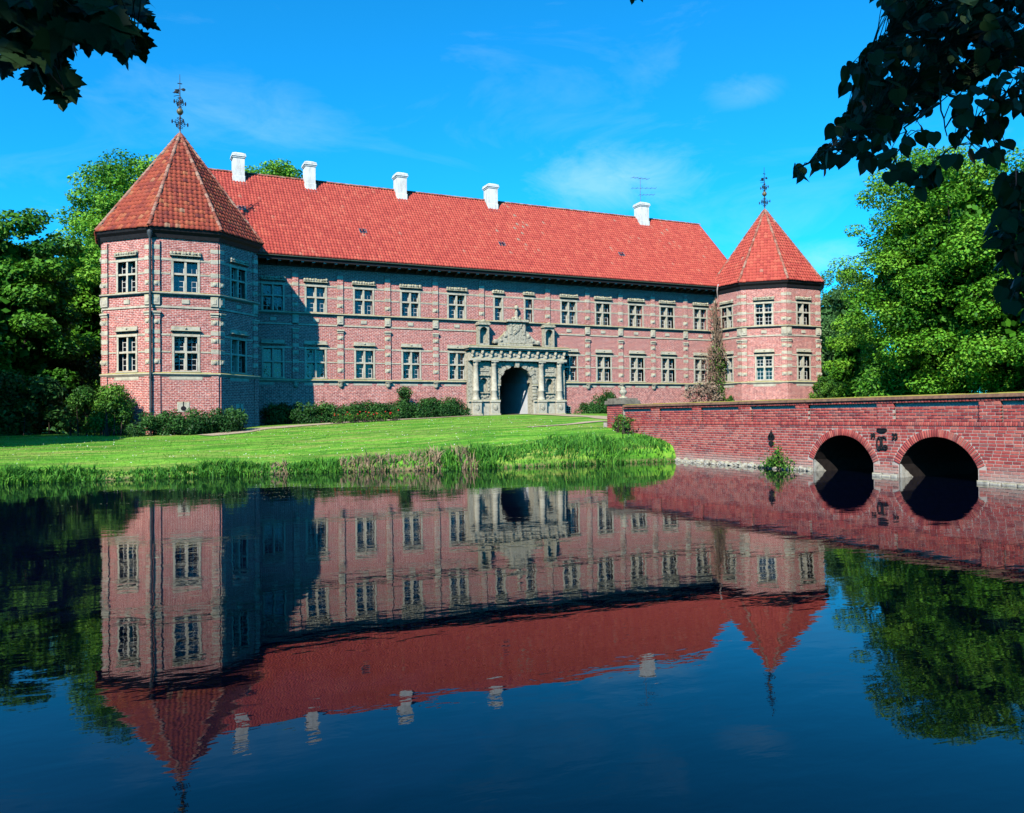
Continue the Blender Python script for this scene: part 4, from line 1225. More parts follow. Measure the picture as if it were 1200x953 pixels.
PIERS = [(-23.43, -24.16), (-26.73, -27.40), (-29.94, -30.72), (-33.26, -33.95), (-37.14, -37.85), (-40.96, -41.68), (-45.0, -45.7), (-49.3, -50.0), (-53.6, -54.3)]
bricks = []      # (y0, y1, z0, z1, xface, angle or None)
rb = random.Random(5)
BL, BH, JT = 0.27, 0.103, 0.021
def lay_row(ya, yb, z0, z1, xf, shift):
    """bricks from ya down to yb (towards the near bank)"""
    y = ya + BL * shift
    while y > yb:
        a, c = min(y, ya), max(y - BL + JT, yb)
        if a - c > 0.02: bricks.append((c, a, z0, z1, xf, None))
        y -= BL
ROW0 = 0.12
nrow = 16
RING = 0.25
for r in range(nrow):
    z0 = ROW0 + r * BH; z1 = z0 + BH - JT
    spans = [(YW - 2.0 if False else -20.95, YE + 0.5)]
    zm = (z0 + z1) / 2
    for yc, hw, R, zc in AR:
        Ro = R + RING + 0.01
        if zm < ZSPR: h = hw + 0.02
        elif zm < zc + Ro: h = math.sqrt(max(0, Ro * Ro - (zm - zc) ** 2))
        else: h = 0
        if h > 0:
            new = []
            for a, c in spans:
                if yc + h < a and yc - h > c: new += [(a, yc + h + JT), (yc - h - JT, c)]
                else: new.append((a, c))
            spans = new
    for a, c in spans: lay_row(a, c, z0, z1, XB + rb.uniform(-0.002, 0.002), (0, 0.5)[r % 2] + 0.13 * (r % 3 == 2))
zs0 = ROW0 + nrow * BH           # soldier course
y = -20.95
while y > YE + 0.5:
    bricks.append((y - 0.068, y, zs0 + 0.004, zs0 + 0.128, XB - 0.018, None)); y -= 0.082
zp0 = zs0 + 0.142                 # parapet: piers flush, panels set back
edges_ = [-20.95]
for a, c in PIERS: edges_ += [a, c]
for r in range(5):
    z0 = zp0 + r * BH; z1 = z0 + BH - JT
    if z1 > 2.46: z1 = 2.46
    for i in range(len(edges_) - 1):
        if edges_[i] < YE + 0.5: break
        lay_row(edges_[i], edges_[i + 1] + JT, z0, z1, XB + (0.085 if i % 2 == 0 else -0.004), (0, 0.5)[r % 2])
for i in range(len(edges_) - 1):
    if i % 2 == 1: lay_row(edges_[i], edges_[i + 1] + JT, 2.424, 2.538, XB - 0.004, 0.25)
y = -20.95
while y > YE + 0.5:                # projecting header course under the coping
    bricks.append((y - 0.105, y, 2.548, 2.650, XB - 0.030, None)); y -= 0.124
for k in range(9):                 # the end pillar
    z0 = 1.86 + k * BH - 0.0
    lay_row(-19.42, -20.83, z0, z0 + BH - JT, XB - 0.08, (0, .5)[k % 2])
for k in range(9):
    z0 = 0.93 + k * BH
    lay_row(-19.42, -20.83, z0, z0 + BH - JT, XB - 0.08, (0, .5)[k % 2])
# radial arch bricks
arch_bricks = []
for yc, hw, R, zc in AR:
    a0 = math.asin((ZSPR - zc) / R); n = int((math.pi - 2 * a0) * (R + RING * 0.5) / 0.088)
    for i in range(n):
        a = a0 + (math.pi - 2 * a0) * (i + 0.5) / n
        arch_bricks.append((yc + (R + RING / 2) * math.cos(a), zc + (R + RING / 2) * math.sin(a), a, (math.pi - 2 * a0) * (R + 0.02) / n - 0.012))
UB = MB(); UB.bbox(-0.5, 0.5, 0.0, 1.0, -0.5, 0.5, 0.06)
UNIT = UB.mesh('brick', M['bridge_brick'])
# unit brick: local x along the wall, local y into the wall, local z up; face of the wall looks to -x in the world
ROTW = Matrix(((0, 1, 0, 0), (-1, 0, 0, 0), (0, 0, 1, 0), (0, 0, 0, 1)))
def brick_matrix(yc, zc, xf, ly, lz, ang=0.0, dx=0.07):
    jr = Matrix.Rotation(rb.uniform(-0.012, 0.012) + ang, 4, 'X')
    return Matrix.Translation((xf, yc, zc)) @ jr @ ROTW @ Matrix.Diagonal((ly, dx, lz, 1))
allb = []
for (ya, yb, z0, z1, xf, _) in bricks:
    allb.append(((ya + yb) / 2, (z0 + z1) / 2, xf + rb.uniform(-0.005, 0.003), yb - ya, z1 - z0, 0.0, 'brick'))
for (yy, zz, a, th) in arch_bricks:
    allb.append((yy, zz, XB - 0.012 + rb.uniform(-0.004, 0.004), RING, th, a, 'arch_brick'))
def seen_size(q):
    d = math.hypot(q[2] - CAM.x, q[0] - CAM.y)
    return q[3] * q[4] / d ** 2 if q[0] > -42.5 else -1
allb.sort(key=seen_size, reverse=True)
for q in allb[:296]:
    put(q[6], UNIT, bridge, brick_matrix(q[0], q[1], q[2], q[3], q[4], q[5], 0.11 if q[6] == 'arch_brick' or q[1] > 1.93 else 0.06))
uv_ = np.array([tuple(v.co) for v in UNIT.vertices]); uf = [tuple(p.vertices) for p in UNIT.polygons]
Vs, Fs, Ts = [], [], []
for i, q in enumerate(allb[296:]):
    Mx = np.array(brick_matrix(q[0], q[1], q[2], q[3], q[4], q[5], 0.11 if q[6] == 'arch_brick' or q[1] > 1.93 else 0.06))
    Vs.append(uv_ @ Mx[:3, :3].T + Mx[:3, 3]); Fs.append(np.array(uf) + i * len(uv_)); Ts += [rb.random()] * len(uf)
o = npobj('brick_mass', np.concatenate(Vs), np.concatenate(Fs), M['bridge_brick_mass'], bridge, np.array(Ts))
o['kind'] = 'stuff'; o['label'] = 'coursed red bricks of the bridge wall'

# coping stones, end pillar
y = -20.95; k = 0
while y > YE + 0.3:
    L = rb.uniform(0.85, 1.25)
    b = MB(); dx = rb.uniform(-0.008, 0.008)
    v = [(XB - 0.095 + dx, 2.66), (XB + 0.48, 2.66), (XB + 0.48, 2.74), (XB + 0.2, 2.80 + rb.uniform(-.006, .006)), (XB - 0.075 + dx, 2.765)]
    n = len(v)
    b.add([(x, y - 0.01, z) for x, z in v] + [(x, y - L, z) for x, z in v], [tuple(range(n))[::-1], tuple(range(n, 2 * n))] + [(i, (i + 1) % n, n + (i + 1) % n, n + i) for i in range(n)])
    b.build('coping_stone', M['coping'], bridge); y -= L
b = MB(); b.box(XB - 0.06, XB + 1.0, -20.82, -19.43, 0.2, 2.82); pil = b.build('end_pillar', M['mortar'], bridge)
b = MB(); b.box(XB - 0.17, XB + 1.1, -20.95, -19.3, 2.82, 2.90); b.box(XB - 0.14, XB + 1.08, -20.92, -19.3, 2.902, 3.02); b.box(XB - 0.05, XB + 1.0, -20.8, -19.42, 3.022, 3.14)
b.build('pillar_cap', M['capstone'], pil)
b = MB(); b.lathe([(0.24, 3.142), (0.24, 3.2), (0.10, 3.24), (0.09, 3.3), (0.20, 3.42), (0.21, 3.52), (0.12, 3.62), (0.14, 3.68), (0.05, 3.76), (0.01, 3.78)], XB + 0.47, -20.2, 10)
b.build('pillar_ornament', M['carved'], pil, True)

# iron wall anchors, year and monogram
def iron(name, polys, tubes, label=None):
    b = MB()
    for pts in polys:        # (y,z) outline, seen from the water: y decreases to the right
        n = len(pts)
        b.add([(XB - 0.055, y, z) for y, z in pts] + [(XB - 0.008, y, z) for y, z in pts], [tuple(range(n)), tuple(range(2 * n - 1, n - 1, -1))] + [(i, n + i, n + (i + 1) % n, (i + 1) % n) for i in range(n)])
    for pts in tubes: b.tube([(XB - 0.045, y, z) for y, z in pts], 0.028, 6)
    o = b.build(name, M['iron'], bridge)
    if label: o['label'] = label
    return o
yc, zt = -31.94, 0.89
leaf = lambda cy, cz, w, h, s=1: [(cy + w * x, cz + s * h * z) for x, z in ((0, 0), (-0.45, 0.25), (-0.5, 0.55), (-0.2, 0.75), (0, 1), (0.2, 0.75), (0.5, 0.55), (0.45, 0.25))]
iron('wall_anchor', [leaf(yc, 1.19, 0.20, 0.36), leaf(yc + 0.10, 1.16, 0.17, 0.25), leaf(yc - 0.10, 1.16, 0.17, 0.25), leaf(yc, 1.13, 0.28, 0.26, -1)], [[(yc, 0.92), (yc, 1.5)]], 'black fleur shaped iron wall anchor')
mc = -37.37
crown = [(mc + 0.21 * math.cos(a), 1.645 - 0.115 * abs(math.sin(a)) ** 0.8) for a in np.linspace(0, math.pi, 10)]
iron('iron_crown', [crown[::-1]], [[(mc + 0.19, 1.65), (mc + 0.10, 1.665), (mc, 1.65), (mc - 0.10, 1.665), (mc - 0.19, 1.65)]], 'black iron crown above the monogram')
def loop(cy, cz, ry, rz, a0=0, a1=2 * math.pi, n=14): return [(cy + ry * math.cos(a), cz + rz * math.sin(a)) for a in np.linspace(a0, a1, n)]
iron('iron_monogram', [], [loop(mc + 0.12, 1.14, 0.09, 0.21), loop(mc - 0.10, 1.20, 0.09, 0.19, -2.4, 2.6), loop(mc, 1.13, 0.19, 0.16, 3.3, 6.1),
     [(mc + 0.09, 0.98), (mc + 0.02, 1.36), (mc - 0.06, 1.0)], loop(mc - 0.15, 1.02, 0.07, 0.07), [(mc + 0.15, 1.37), (mc - 0.14, 1.37)]], 'interlaced black iron monogram')
DIG = {'1': [[(0.35, 0.8), (0.6, 1.0), (0.6, 0.0)]], '9': [[(0.85, 0.72), (0.6, 0.5), (0.25, 0.55), (0.12, 0.78), (0.3, 0.98), (0.65, 0.98), (0.85, 0.75), (0.8, 0.35), (0.45, 0.0)]],
       '3': [[(0.12, 0.9), (0.45, 1.0), (0.8, 0.85), (0.72, 0.6), (0.42, 0.52), (0.78, 0.44), (0.86, 0.2), (0.5, 0.0), (0.1, 0.1)]]}
def digit(ch, y0, z0, w, h):
    return [[(y0 - w * u, z0 + h * v) for u, v in st] for st in DIG[ch]]
o = iron('iron_numeral', [], digit('1', -36.88, 1.33, 0.10, 0.17)); o = iron('iron_numeral', [], digit('9', -36.99, 1.33, 0.10, 0.17))
iron('iron_numeral', [], digit('3', -37.79, 1.32, 0.11, 0.18)); iron('iron_numeral', [], digit('3', -37.91, 1.32, 0.11, 0.18))

# rubble footing along the water line
rs = random.Random(11)
STN = []
for s in range(5):
    b = MB(); b.blob(0, 0, 0, 1, 1, 1, s + 2, 0.55, 0, 9, 6); STN.append(b.mesh('footing_stone', M['rubble']))
y = -24.2
while y > -34.0:
    w = rs.uniform(0.11, 0.25)
    put('footing_stone', rs.choice(STN), bridge, Matrix.Translation((XB - rs.uniform(-0.02, 0.10), y - w * 0.5, rs.uniform(0.0, 0.09))) @ Matrix.Rotation(rs.uniform(0, 6), 4, 'Z') @ Matrix.Diagonal((w * 0.75, w * 0.7, w * rs.uniform(0.4, 0.65), 1)))
    if rs.random() < 0.45:
        put('footing_stone', rs.choice(STN), bridge, Matrix.Translation((XB - rs.uniform(0.12, 0.28), y - w * 0.4, rs.uniform(-0.03, 0.03))) @ Matrix.Rotation(rs.uniform(0, 6), 4, 'Z') @ Matrix.Diagonal((w * 0.6, w * 0.6, w * 0.4, 1)))
    y -= w * 1.15
for a, c in ((-34.0, -34.16), (-36.98, -38.02), (-40.9, -56.0)):
    y = a
    while y > c + 0.1:
        L = min(rs.uniform(0.35, 0.6), y - c)
        b = MB(); b.bbox(-L / 2 + 0.012, L / 2 - 0.012, -0.10 - rs.uniform(0, 0.05), 0.05, -0.12, rs.uniform(0.06, 0.115), 0.03)
        b.build('footing_slab', M['rubble'], bridge, mat=Matrix.Translation((XB, y - L / 2, 0)) @ ROTW); y -= L

# pale footing stones, shaped to imitate the sunlit triangle inside each arch
for yj in (-34.16, -38.03):
    rj = random.Random(int(-yj)); xs_ = [0.03, 0.20, 0.36, 0.50, 0.62]
    for k in range(4):
        xa, xb = XB + xs_[k] + 0.008, XB + xs_[k + 1] - 0.008
        ha, hb = 0.47 - 0.76 * xs_[k] + rj.uniform(-.02, .02), 0.47 - 0.76 * xs_[k + 1] + rj.uniform(-.02, .02)
        yf = yj - 0.05 - rj.uniform(0, 0.03); yb_ = yj + 0.02
        b = MB(); b.add([(xa, yf, -0.2), (xb, yf, -0.2), (xb, yf, hb), (xa, yf, ha), (xa, yb_, -0.2), (xb, yb_, -0.2), (xb, yb_, hb + 0.02), (xa, yb_, ha + 0.02)],
                        [(0, 1, 2, 3), (3, 2, 6, 7), (0, 3, 7, 4), (1, 5, 6, 2), (4, 7, 6, 5)])
        b.build('sun_wedge_stone', M['rubble'], bridge)
# ------------------------------------------------------------------ vegetation
M['straw'] = mat_plain('dry_leaf_straw', (0.34, 0.24, 0.17), 0.95, 0.1, 0.4, 6)
def leaf_quads(P, N, size, rng, aspect=0.6, tint=None):
    """leaf shaped quads at P facing N"""
    n = len(P)
    N = N / np.maximum(np.linalg.norm(N, axis=1, keepdims=True), 1e-6)
    A = rng.normal(size=(n, 3)); A -= (A * N).sum(1, keepdims=True) * N
    A /= np.maximum(np.linalg.norm(A, axis=1, keepdims=True), 1e-6)
    B = np.cross(N, A)
    s = (size * rng.uniform(0.6, 1.3, n))[:, None]
    V = np.stack([P - A * s * 0.5, P + B * s * 0.5 * aspect - A * s * 0.05, P + A * s * 0.5, P - B * s * 0.5 * aspect - A * s * 0.05], 1).reshape(-1, 3)
    F = np.arange(4 * n).reshape(n, 4)
    t = rng.random(n) if tint is None else np.clip(tint + rng.normal(0, 0.22, n), 0, 1)
    return V, F, t

def clump_points(C, R, n, rng, flat=0.7, shell=0.55, up=0.6):
    """n points over clumps with centres C and radii R"""
    w = R ** 2; idx = rng.choice(len(C), n, p=w / w.sum())
    d = rng.normal(size=(n, 3)); d /= np.linalg.norm(d, axis=1, keepdims=True)
    r = shell + (1 - shell) * rng.random(n) ** 0.7
    off = d * (R[idx] * r)[:, None]; off[:, 2] *= flat
    N = d * 0.7 + rng.normal(size=(n, 3)) * 0.55; N[:, 2] += up
    return C[idx] + off, N, idx

def crown_clumps(c, rx, ry, rz, n, rng, rmin, rmax, bottom=-0.9, lump=0.18):
    out = []
    k = 0
    while len(out) < n and k < n * 40:
        k += 1
        d = rng.normal(size=3); d /= np.linalg.norm(d)
        if d[2] < bottom: continue
        q = 1 + lump * mnoise.noise(Vector(d * 2.2) + Vector((c[0], c[1], 0)))
        e = (0.5 + 0.5 * rng.random() ** 0.55) * q / (abs(d[0]) ** 2.5 + abs(d[1]) ** 2.5 + abs(d[2]) ** 2.5) ** (1 / 2.5)
        out.append((c[0] + d[0] * rx * e, c[1] + d[1] * ry * e, c[2] + d[2] * rz * e))
    return np.array(out), rng.uniform(rmin, rmax, len(out))

def tree(name, label, x, y, h, rx, bottom, nclump, nleaf, size, mat, seed, group=None, ry=None, rz_shift=0.0, trunk_r=0.4, rc=(1.0, 2.0), flat=0.65, lump=0.22, cat='tree', up=0.6, core=True):
    rng = np.random.default_rng(seed)
    z0 = float(ground_z(x, y))
    t = thing(name, label, cat, (x, y, z0), group)
    rz = (h - bottom) / 2; cz = z0 + bottom + rz
    ry = ry or rx
    C, R = crown_clumps((x, y, cz), rx * 0.88, ry * 0.88, rz * 0.88, nclump, rng, rc[0], rc[1], -0.97, lump)
    P, N, idx = clump_points(C, R, nleaf, rng, flat, 0.5, up)
    keep = P[:, 2] > z0 + 0.2
    P, N, idx = P[keep], N[keep], idx[keep]
    ct = rng.random(len(C))
    V, F, tt = leaf_quads(P, N, size, rng, 0.62, ct[idx])
    if core:     # sparse large inner leaves keep the middle of the crown from being see-through
        n2 = nleaf // 5
        d = rng.normal(size=(n2, 3)); d /= np.linalg.norm(d, axis=1, keepdims=True)
        P2 = np.array([x, y, cz]) + d * np.array([rx, ry, rz]) * (0.66 * rng.random(n2) ** 0.4)[:, None]
        V2, F2, t2 = leaf_quads(P2, rng.normal(size=(n2, 3)), size * 2.2, rng, 0.8)
        V = np.concatenate([V, V2]); F = np.concatenate([F, F2 + len(V) - len(V2)]); tt = np.concatenate([tt, t2 * 0.3])
    npobj('crown', V, F, mat, t, tt)
    b = MB(); top = z0 + bottom + rz * 1.1
    b.tube([(x, y, z0 - 0.3), (x + 0.05, y, z0 + 0.25 * h), (x - 0.1, y + 0.1, z0 + 0.5 * h), (x, y, top)], [trunk_r * 1.25, trunk_r * 0.85, trunk_r * 0.55, trunk_r * 0.15], 8)
    for i in range(7):
        q = C[int(rng.integers(len(C)))]; zs = z0 + h * rng.uniform(0.15, 0.45)
        mid = Vector(((x + q[0]) / 2, (y + q[1]) / 2, (zs + q[2]) / 2 + 0.4))
        b.tube([(x, y, zs), mid, tuple(q)], [trunk_r * 0.4, trunk_r * 0.25, 0.04], 5)
    b.build('trunk', M['bark'], t)
    return t

def ground_at(px, depth):
    p = at_depth(px, 480, depth); return p.x, p.y
# right of the castle
G = 'trees standing round the castle'
p = at_depth(1122, 480, 60); tree('lime_tree', 'huge spreading lime tree towering over the bridge parapet', p.x, p.y, 20.9, 8.1, -0.3, 320, 120000, 0.23, M['lime_leaf'], 4, G, rc=(0.8, 1.6), flat=0.6, lump=0.08, up=1.0)
p = at_depth(1240, 480, 54); tree('lime_tree', 'second lime tree rising behind the bridge beside the huge one', p.x, p.y, 18.5, 6.6, -0.3, 70, 40000, 0.26, M['lime_leaf'], 9, G, rc=(1.2, 2.2), flat=0.5, up=1.0)
p = at_depth(986, 480, 86); tree('birch_tree', 'pale feathery tree between the smaller looking tower and lime tree', p.x, p.y, 15.8, 3.9, -0.3, 70, 26000, 0.22, M['birch_leaf'], 12, G, rc=(0.5, 1.1), flat=1.1, up=0.3)
p = at_depth(1006, 480, 74); tree('hazel_tree', 'low bushy tree filling the gap beside the end tower', p.x, p.y, 8.5, 3.0, -0.3, 40, 16000, 0.24, M['lime_leaf'], 14, G, rc=(0.7, 1.3))
# left of the castle
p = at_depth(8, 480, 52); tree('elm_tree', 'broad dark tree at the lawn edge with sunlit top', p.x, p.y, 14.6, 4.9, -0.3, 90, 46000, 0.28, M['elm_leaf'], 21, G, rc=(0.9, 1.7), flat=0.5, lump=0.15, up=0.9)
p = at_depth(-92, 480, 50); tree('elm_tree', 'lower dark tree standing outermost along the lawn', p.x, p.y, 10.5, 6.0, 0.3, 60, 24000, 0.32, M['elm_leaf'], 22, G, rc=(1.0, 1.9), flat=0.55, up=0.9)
p = at_depth(98, 480, 64); tree('elm_tree', 'narrow tree with sunlit crown close behind the big corner tower', p.x, p.y, 15.2, 3.5, -0.3, 80, 30000, 0.28, M['lime_leaf'], 23, G, rc=(0.8, 1.4), flat=0.55, up=1.0)
p = at_depth(172, 480, 80); tree('ash_tree', 'tall bright green tree rising behind the big pointed tower roof', p.x, p.y, 27.6, 8.6, 0.0, 220, 80000, 0.30, M['lime_leaf'], 24, G, rc=(1.2, 2.2), flat=0.6, lump=0.1)
p = at_depth(137, 480, 74); tree('ash_tree', 'bright green tree joining the tall ash to the dark lawn edge trees', p.x, p.y, 22.2, 4.9, 0.0, 120, 46000, 0.28, M['lime_leaf'], 27, G, rc=(0.9, 1.7), flat=0.6, lump=0.1)
p = at_depth(322, 480, 84); tree('ash_tree', 'round green treetop showing above the ridge between two chimneys', p.x, p.y, 28.3, 4.4, 10.0, 90, 30000, 0.28, M['lime_leaf'], 25, G, rc=(0.8, 1.5), flat=0.65, lump=0.05)
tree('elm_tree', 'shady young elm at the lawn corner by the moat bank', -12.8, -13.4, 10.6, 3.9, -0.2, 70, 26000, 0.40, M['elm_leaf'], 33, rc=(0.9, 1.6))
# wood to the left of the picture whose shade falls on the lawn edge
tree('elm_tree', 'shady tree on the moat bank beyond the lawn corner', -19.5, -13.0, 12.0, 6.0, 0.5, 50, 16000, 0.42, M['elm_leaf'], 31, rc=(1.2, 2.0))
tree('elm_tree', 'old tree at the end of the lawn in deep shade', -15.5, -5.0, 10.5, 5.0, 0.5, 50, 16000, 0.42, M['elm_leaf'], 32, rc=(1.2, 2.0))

rngw = np.random.default_rng(301)
def far_wood(label, segs, n, h, size, mat):
    V0, F0, T0, off = [], [], [], 0
    for (xa, ya, xb, yb, hh) in segs:
        L = math.hypot(xb - xa, yb - ya); k = int(L / 2.2)
        s_ = rngw.random(k); C = np.stack([xa + (xb - xa) * s_ + rngw.normal(0, 1.5, k), ya + (yb - ya) * s_ + rngw.normal(0, 2.0, k), 1.5 + hh * rngw.random(k) ** 0.8], 1)
        R = rngw.uniform(1.6, 3.0, k)
        P, N, idx = clump_points(C, R, int(n * L / 100), rngw, 0.7, 0.4, 0.7)
        V, F, t = leaf_quads(P, N, size, rngw, 0.7, rngw.random(k)[idx]); V0.append(V); F0.append(F + off); T0.append(t); off += len(V)
    o = npobj('treeline', np.concatenate(V0), np.concatenate(F0), mat, None, np.concatenate(T0))
    o['kind'] = 'stuff'; o['label'] = label
far_wood('dense dark park wood closing the view behind the castle', [(-70, 26, 0, 40, 14), (0, 40, 60, 42, 9), (60, 42, 120, 6, 11), (120, 6, 150, -40, 11), (-60, 20, -48, -30, 10), (-46, 4, -8, 22, 13), (-34, -4, -14, 8, 7), (64, 14, 74, -22, 6)], 16000, 9, 0.8, M['elm_leaf'])

far_wood('tall trees lining the near bank behind the viewer', [(-95, -44, -30, -86, 23), (-30, -86, 34, -94, 23), (34, -90, 90, -66, 23)], 18000, 23, 1.0, M['elm_leaf'])

def shrub(name, label, pts, h, r, nleaf, size, mat, seed, group=None, flat=0.8, stems=True, up=0.5, rough=0.3, cat='shrub', tall=None):
    """pts: (x,y) line along which clumps sit"""
    rng = np.random.default_rng(seed)
    c = pts[len(pts) // 2]
    t = thing(name, label, cat, (c[0], c[1], float(ground_z(c[0], c[1]))), group)
    P = np.array(pts, float); seg = np.linspace(0, len(P) - 1, max(2, int(len(P) * 5)))
    X = np.interp(seg, np.arange(len(P)), P[:, 0]); Y = np.interp(seg, np.arange(len(P)), P[:, 1])
    C, R = [], []
    for x, y in zip(X, Y):
        for _ in range(3):
            rr = r * rng.uniform(0.5, 1.0); hh = h * rng.uniform(0.3, 1.0 + rough * rng.random())
            xx, yy = x + rng.normal(0, r * 0.5), y + rng.normal(0, r * 0.35)
            C.append((xx, yy, float(ground_z(xx, yy)) + max(0.1, hh - rr * flat * 0.8))); R.append(rr)
    C, R = np.array(C), np.array(R)
    Pp, N, idx = clump_points(C, R, nleaf, rng, flat, 0.35, up)
    k = Pp[:, 2] > ground_z(Pp[:, 0], Pp[:, 1]); Pp, N, idx = Pp[k], N[k], idx[k]
    V, F, tt = leaf_quads(Pp, N, size, rng, 0.45, rng.random(len(C))[idx])
    npobj('foliage', V, F, mat, t, tt)
    if stems:
        b = MB()
        for i in range(min(26, len(C))):
            q = C[int(rng.integers(len(C)))]; g = float(ground_z(q[0], q[1]))
            b.tube([(q[0] + rng.normal(0, .1), q[1] + rng.normal(0, .1), g - 0.05), tuple(q)], [0.03, 0.01], 4)
        b.build('stem', M['bark'], t)['kind'] = 'stuff'
    return t
shrub('juniper_bed', 'low dark juniper bed along the sunlit castle wall', [(8.6, -1.7), (11, -1.5), (13.5, -1.4), (16, -1.3), (18.3, -1.3), (20.0, -1.4)], 1.25, 0.85, 34000, 0.17, M['juniper'], 41, 'shrubs at the foot of the castle')
shrub('juniper_bush', 'pointed dark juniper standing up from the wall bed', [(15.7, -0.9), (16.1, -0.9)], 2.0, 0.5, 3000, 0.15, M['juniper'], 42, 'shrubs at the foot of the castle', rough=0.5)
shrub('juniper_bed', 'dark spreading juniper in front of the big corner tower', [(-1.6, -7.4), (0.4, -7.7), (2.2, -7.6), (3.4, -7.2)], 1.25, 0.75, 17000, 0.16, M['juniper'], 43, 'shrubs at the foot of the castle')
shrub('shaded_bush', 'rounded bush in the tower shadow beside the wing wall', [(6.3, -1.2), (7.2, -1.1), (8.3, -1.2)], 1.3, 0.6, 6000, 0.16, M['juniper'], 44, 'shrubs at the foot of the castle')
shrub('ivy_bush', 'tall ivy bush climbing the base of the big corner tower', [(-4.6, -5.6), (-3.6, -6.2), (-2.6, -6.6)], 2.9, 0.75, 13000, 0.17, M['ivy'], 45, 'shrubs at the foot of the castle', rough=0.05)
shrub('juniper_bed', 'dark green mound right beside the portal plinth', [(30.3, -1.6), (31.4, -1.5), (32.8, -1.4), (34.2, -1.4)], 0.9, 0.6, 9000, 0.16, M['juniper'], 46, 'shrubs at the foot of the castle')
shrub('juniper_bush', 'dark bush topping the mound near the bridge pillar', [(32.6, -0.9), (33.2, -0.9)], 1.6, 0.5, 3500, 0.16, M['juniper'], 47, 'shrubs at the foot of the castle')
shrub('laurel_bush', 'green bush under the withered climber by the end tower', [(44.4, -2.4), (45.4, -2.9)], 1.6, 0.5, 6000, 0.18, M['ivy'], 48, 'shrubs at the foot of the castle')
shrub('ivy_bush', 'loose ivy at the base of the end tower beside the trees', [(49.6, -6.8), (50.8, -6.9), (51.8, -6.5)], 2.9, 0.55, 7000, 0.17, M['ivy'], 49, 'shrubs at the foot of the castle', rough=0.1)
shrub('shaded_bush', 'dark undergrowth filling the deep shade under the lawn edge trees', [(-14.5, -1.5), (-12, -1.8), (-10, -2.4), (-8, -2.6), (-6.2, -2.8)], 2.6, 1.1, 16000, 0.28, M['juniper'], 71, 'undergrowth below the trees', rough=0.6)
shrub('shaded_bush', 'dark thicket beneath the huge lime tree behind the parapet', [(48.5, -14), (50, -15.5), (53, -18), (56, -21)], 3.9, 1.7, 24000, 0.32, M['elm_leaf'], 72, 'undergrowth below the trees', rough=0.4)
shrub('withered_bush', 'withered grey brown bush left bare below the climber', [(40.8, -1.9), (42.0, -2.1), (43.2, -2.0)], 2.0, 0.65, 2600, 0.22, M['straw'], 73, 'shrubs at the foot of the castle', rough=0.5)
shrub('shaded_bush', 'tall dark undergrowth deep in the shade behind the tall ivy bush', [(-11, 3), (-9, 4), (-7, 4), (-5, 3)], 4.2, 1.5, 14000, 0.34, M['juniper'], 74, 'undergrowth below the trees', rough=0.3)
# plants on and by the bridge
shrub('wall_plant', 'weedy plant climbing the bridge end pillar', [(20.9, -21.0), (20.9, -21.7), (20.7, -22.6)], 0.8, 0.28, 1300, 0.12, M['ivy'], 51, 'wild plants along the bridge')
def bank_weed(x, y, n, h, seed, label):
    rng = np.random.default_rng(seed)
    t = thing('bank_weed', label, 'plant', (x, y, 0.1), 'wild plants along the bridge')
    c = np.stack([x + rng.normal(0, 0.16, n), y + rng.normal(0, 0.42, n), np.abs(rng.normal(0, 0.5, n)) * h * 0.9 + 0.08], 1)
    c[:, 2] *= np.exp(-((c[:, 1] - y) / 0.55) ** 2) * 0.9 + 0.25
    V, F, tt = leaf_quads(c, rng.normal(size=(n, 3)) + np.array([-.4, -.2, .6]), 0.13, rng, 0.5)
    npobj('foliage', V, F, M['ivy'], t, tt)
    b = MB()
    for i in range(9):
        yy = y + rng.normal(0, 0.2); b.tube([(x, yy, 0.0), (x - 0.03, yy + rng.normal(0, .1), h * rng.uniform(0.5, 1.05))], [0.015, 0.006], 4)
    b.build('stem', M['twig'], t)
bank_weed(XB - 0.18, -32.45, 700, 0.75, 5, 'leafy weed growing from the footing stones near the wall anchor')
# withered climber in the corner between wing and end tower
vine = thing('climbing_vine', 'withered brown climber hanging in the corner of wing and end tower', 'climber', (44.3, -0.9, 2.4))
rng = np.random.default_rng(77)
b = MB()
def vine_w(z): return 0.16 + 1.6 * math.exp(-((z - 7.0) / 1.2) ** 2) + 0.9 * math.exp(-((z - 5.0) / 1.2) ** 2)
for i in range(190):
    z = 2.4 + rng.random() * (8.0 if i % 2 else 5.5); w = vine_w(z); x, y = 44.1 + rng.normal(0, 0.5) * w, -0.7 - abs(rng.normal(0, 0.35)) * (0.4 + w)
    pts = [(x, y, z)]
    for k in range(int(rng.integers(3, 7))):
        w = vine_w(z)
        x += rng.normal(0, 0.30) + (44.1 - x) * 0.25; y += rng.normal(0, 0.16) + (-0.8 - y) * 0.25; z += rng.normal(0.35, 0.45)
        if z > 12.3 or z < 2.3: break
        pts.append((x, min(y, -0.2), z))
    if len(pts) > 2: b.tube(pts, [0.045 * (1 - 0.6 * j / len(pts)) for j in range(len(pts))], 4)
b.tube([(44.4, -0.7, 2.4), (44.2, -0.75, 5), (44.0, -0.8, 8), (44.25, -0.7, 10.5), (44.1, -0.8, 12.4)], [0.10, 0.09, 0.07, 0.05, 0.02], 6)
b.build('stem', M['twig'], vine)
n = 2600
zz = rng.choice([7.4, 5.2, 3.6, 9.6], n, p=[0.50, 0.28, 0.12, 0.10]) + rng.normal(0, 0.8, n)
wd = np.array([vine_w(q) for q in zz]) * 0.62
c = np.stack([44.1 + rng.normal(0, 1, n) * wd, -0.8 - np.abs(rng.normal(0, 0.35, n)), np.maximum(zz, 2.5)], 1)
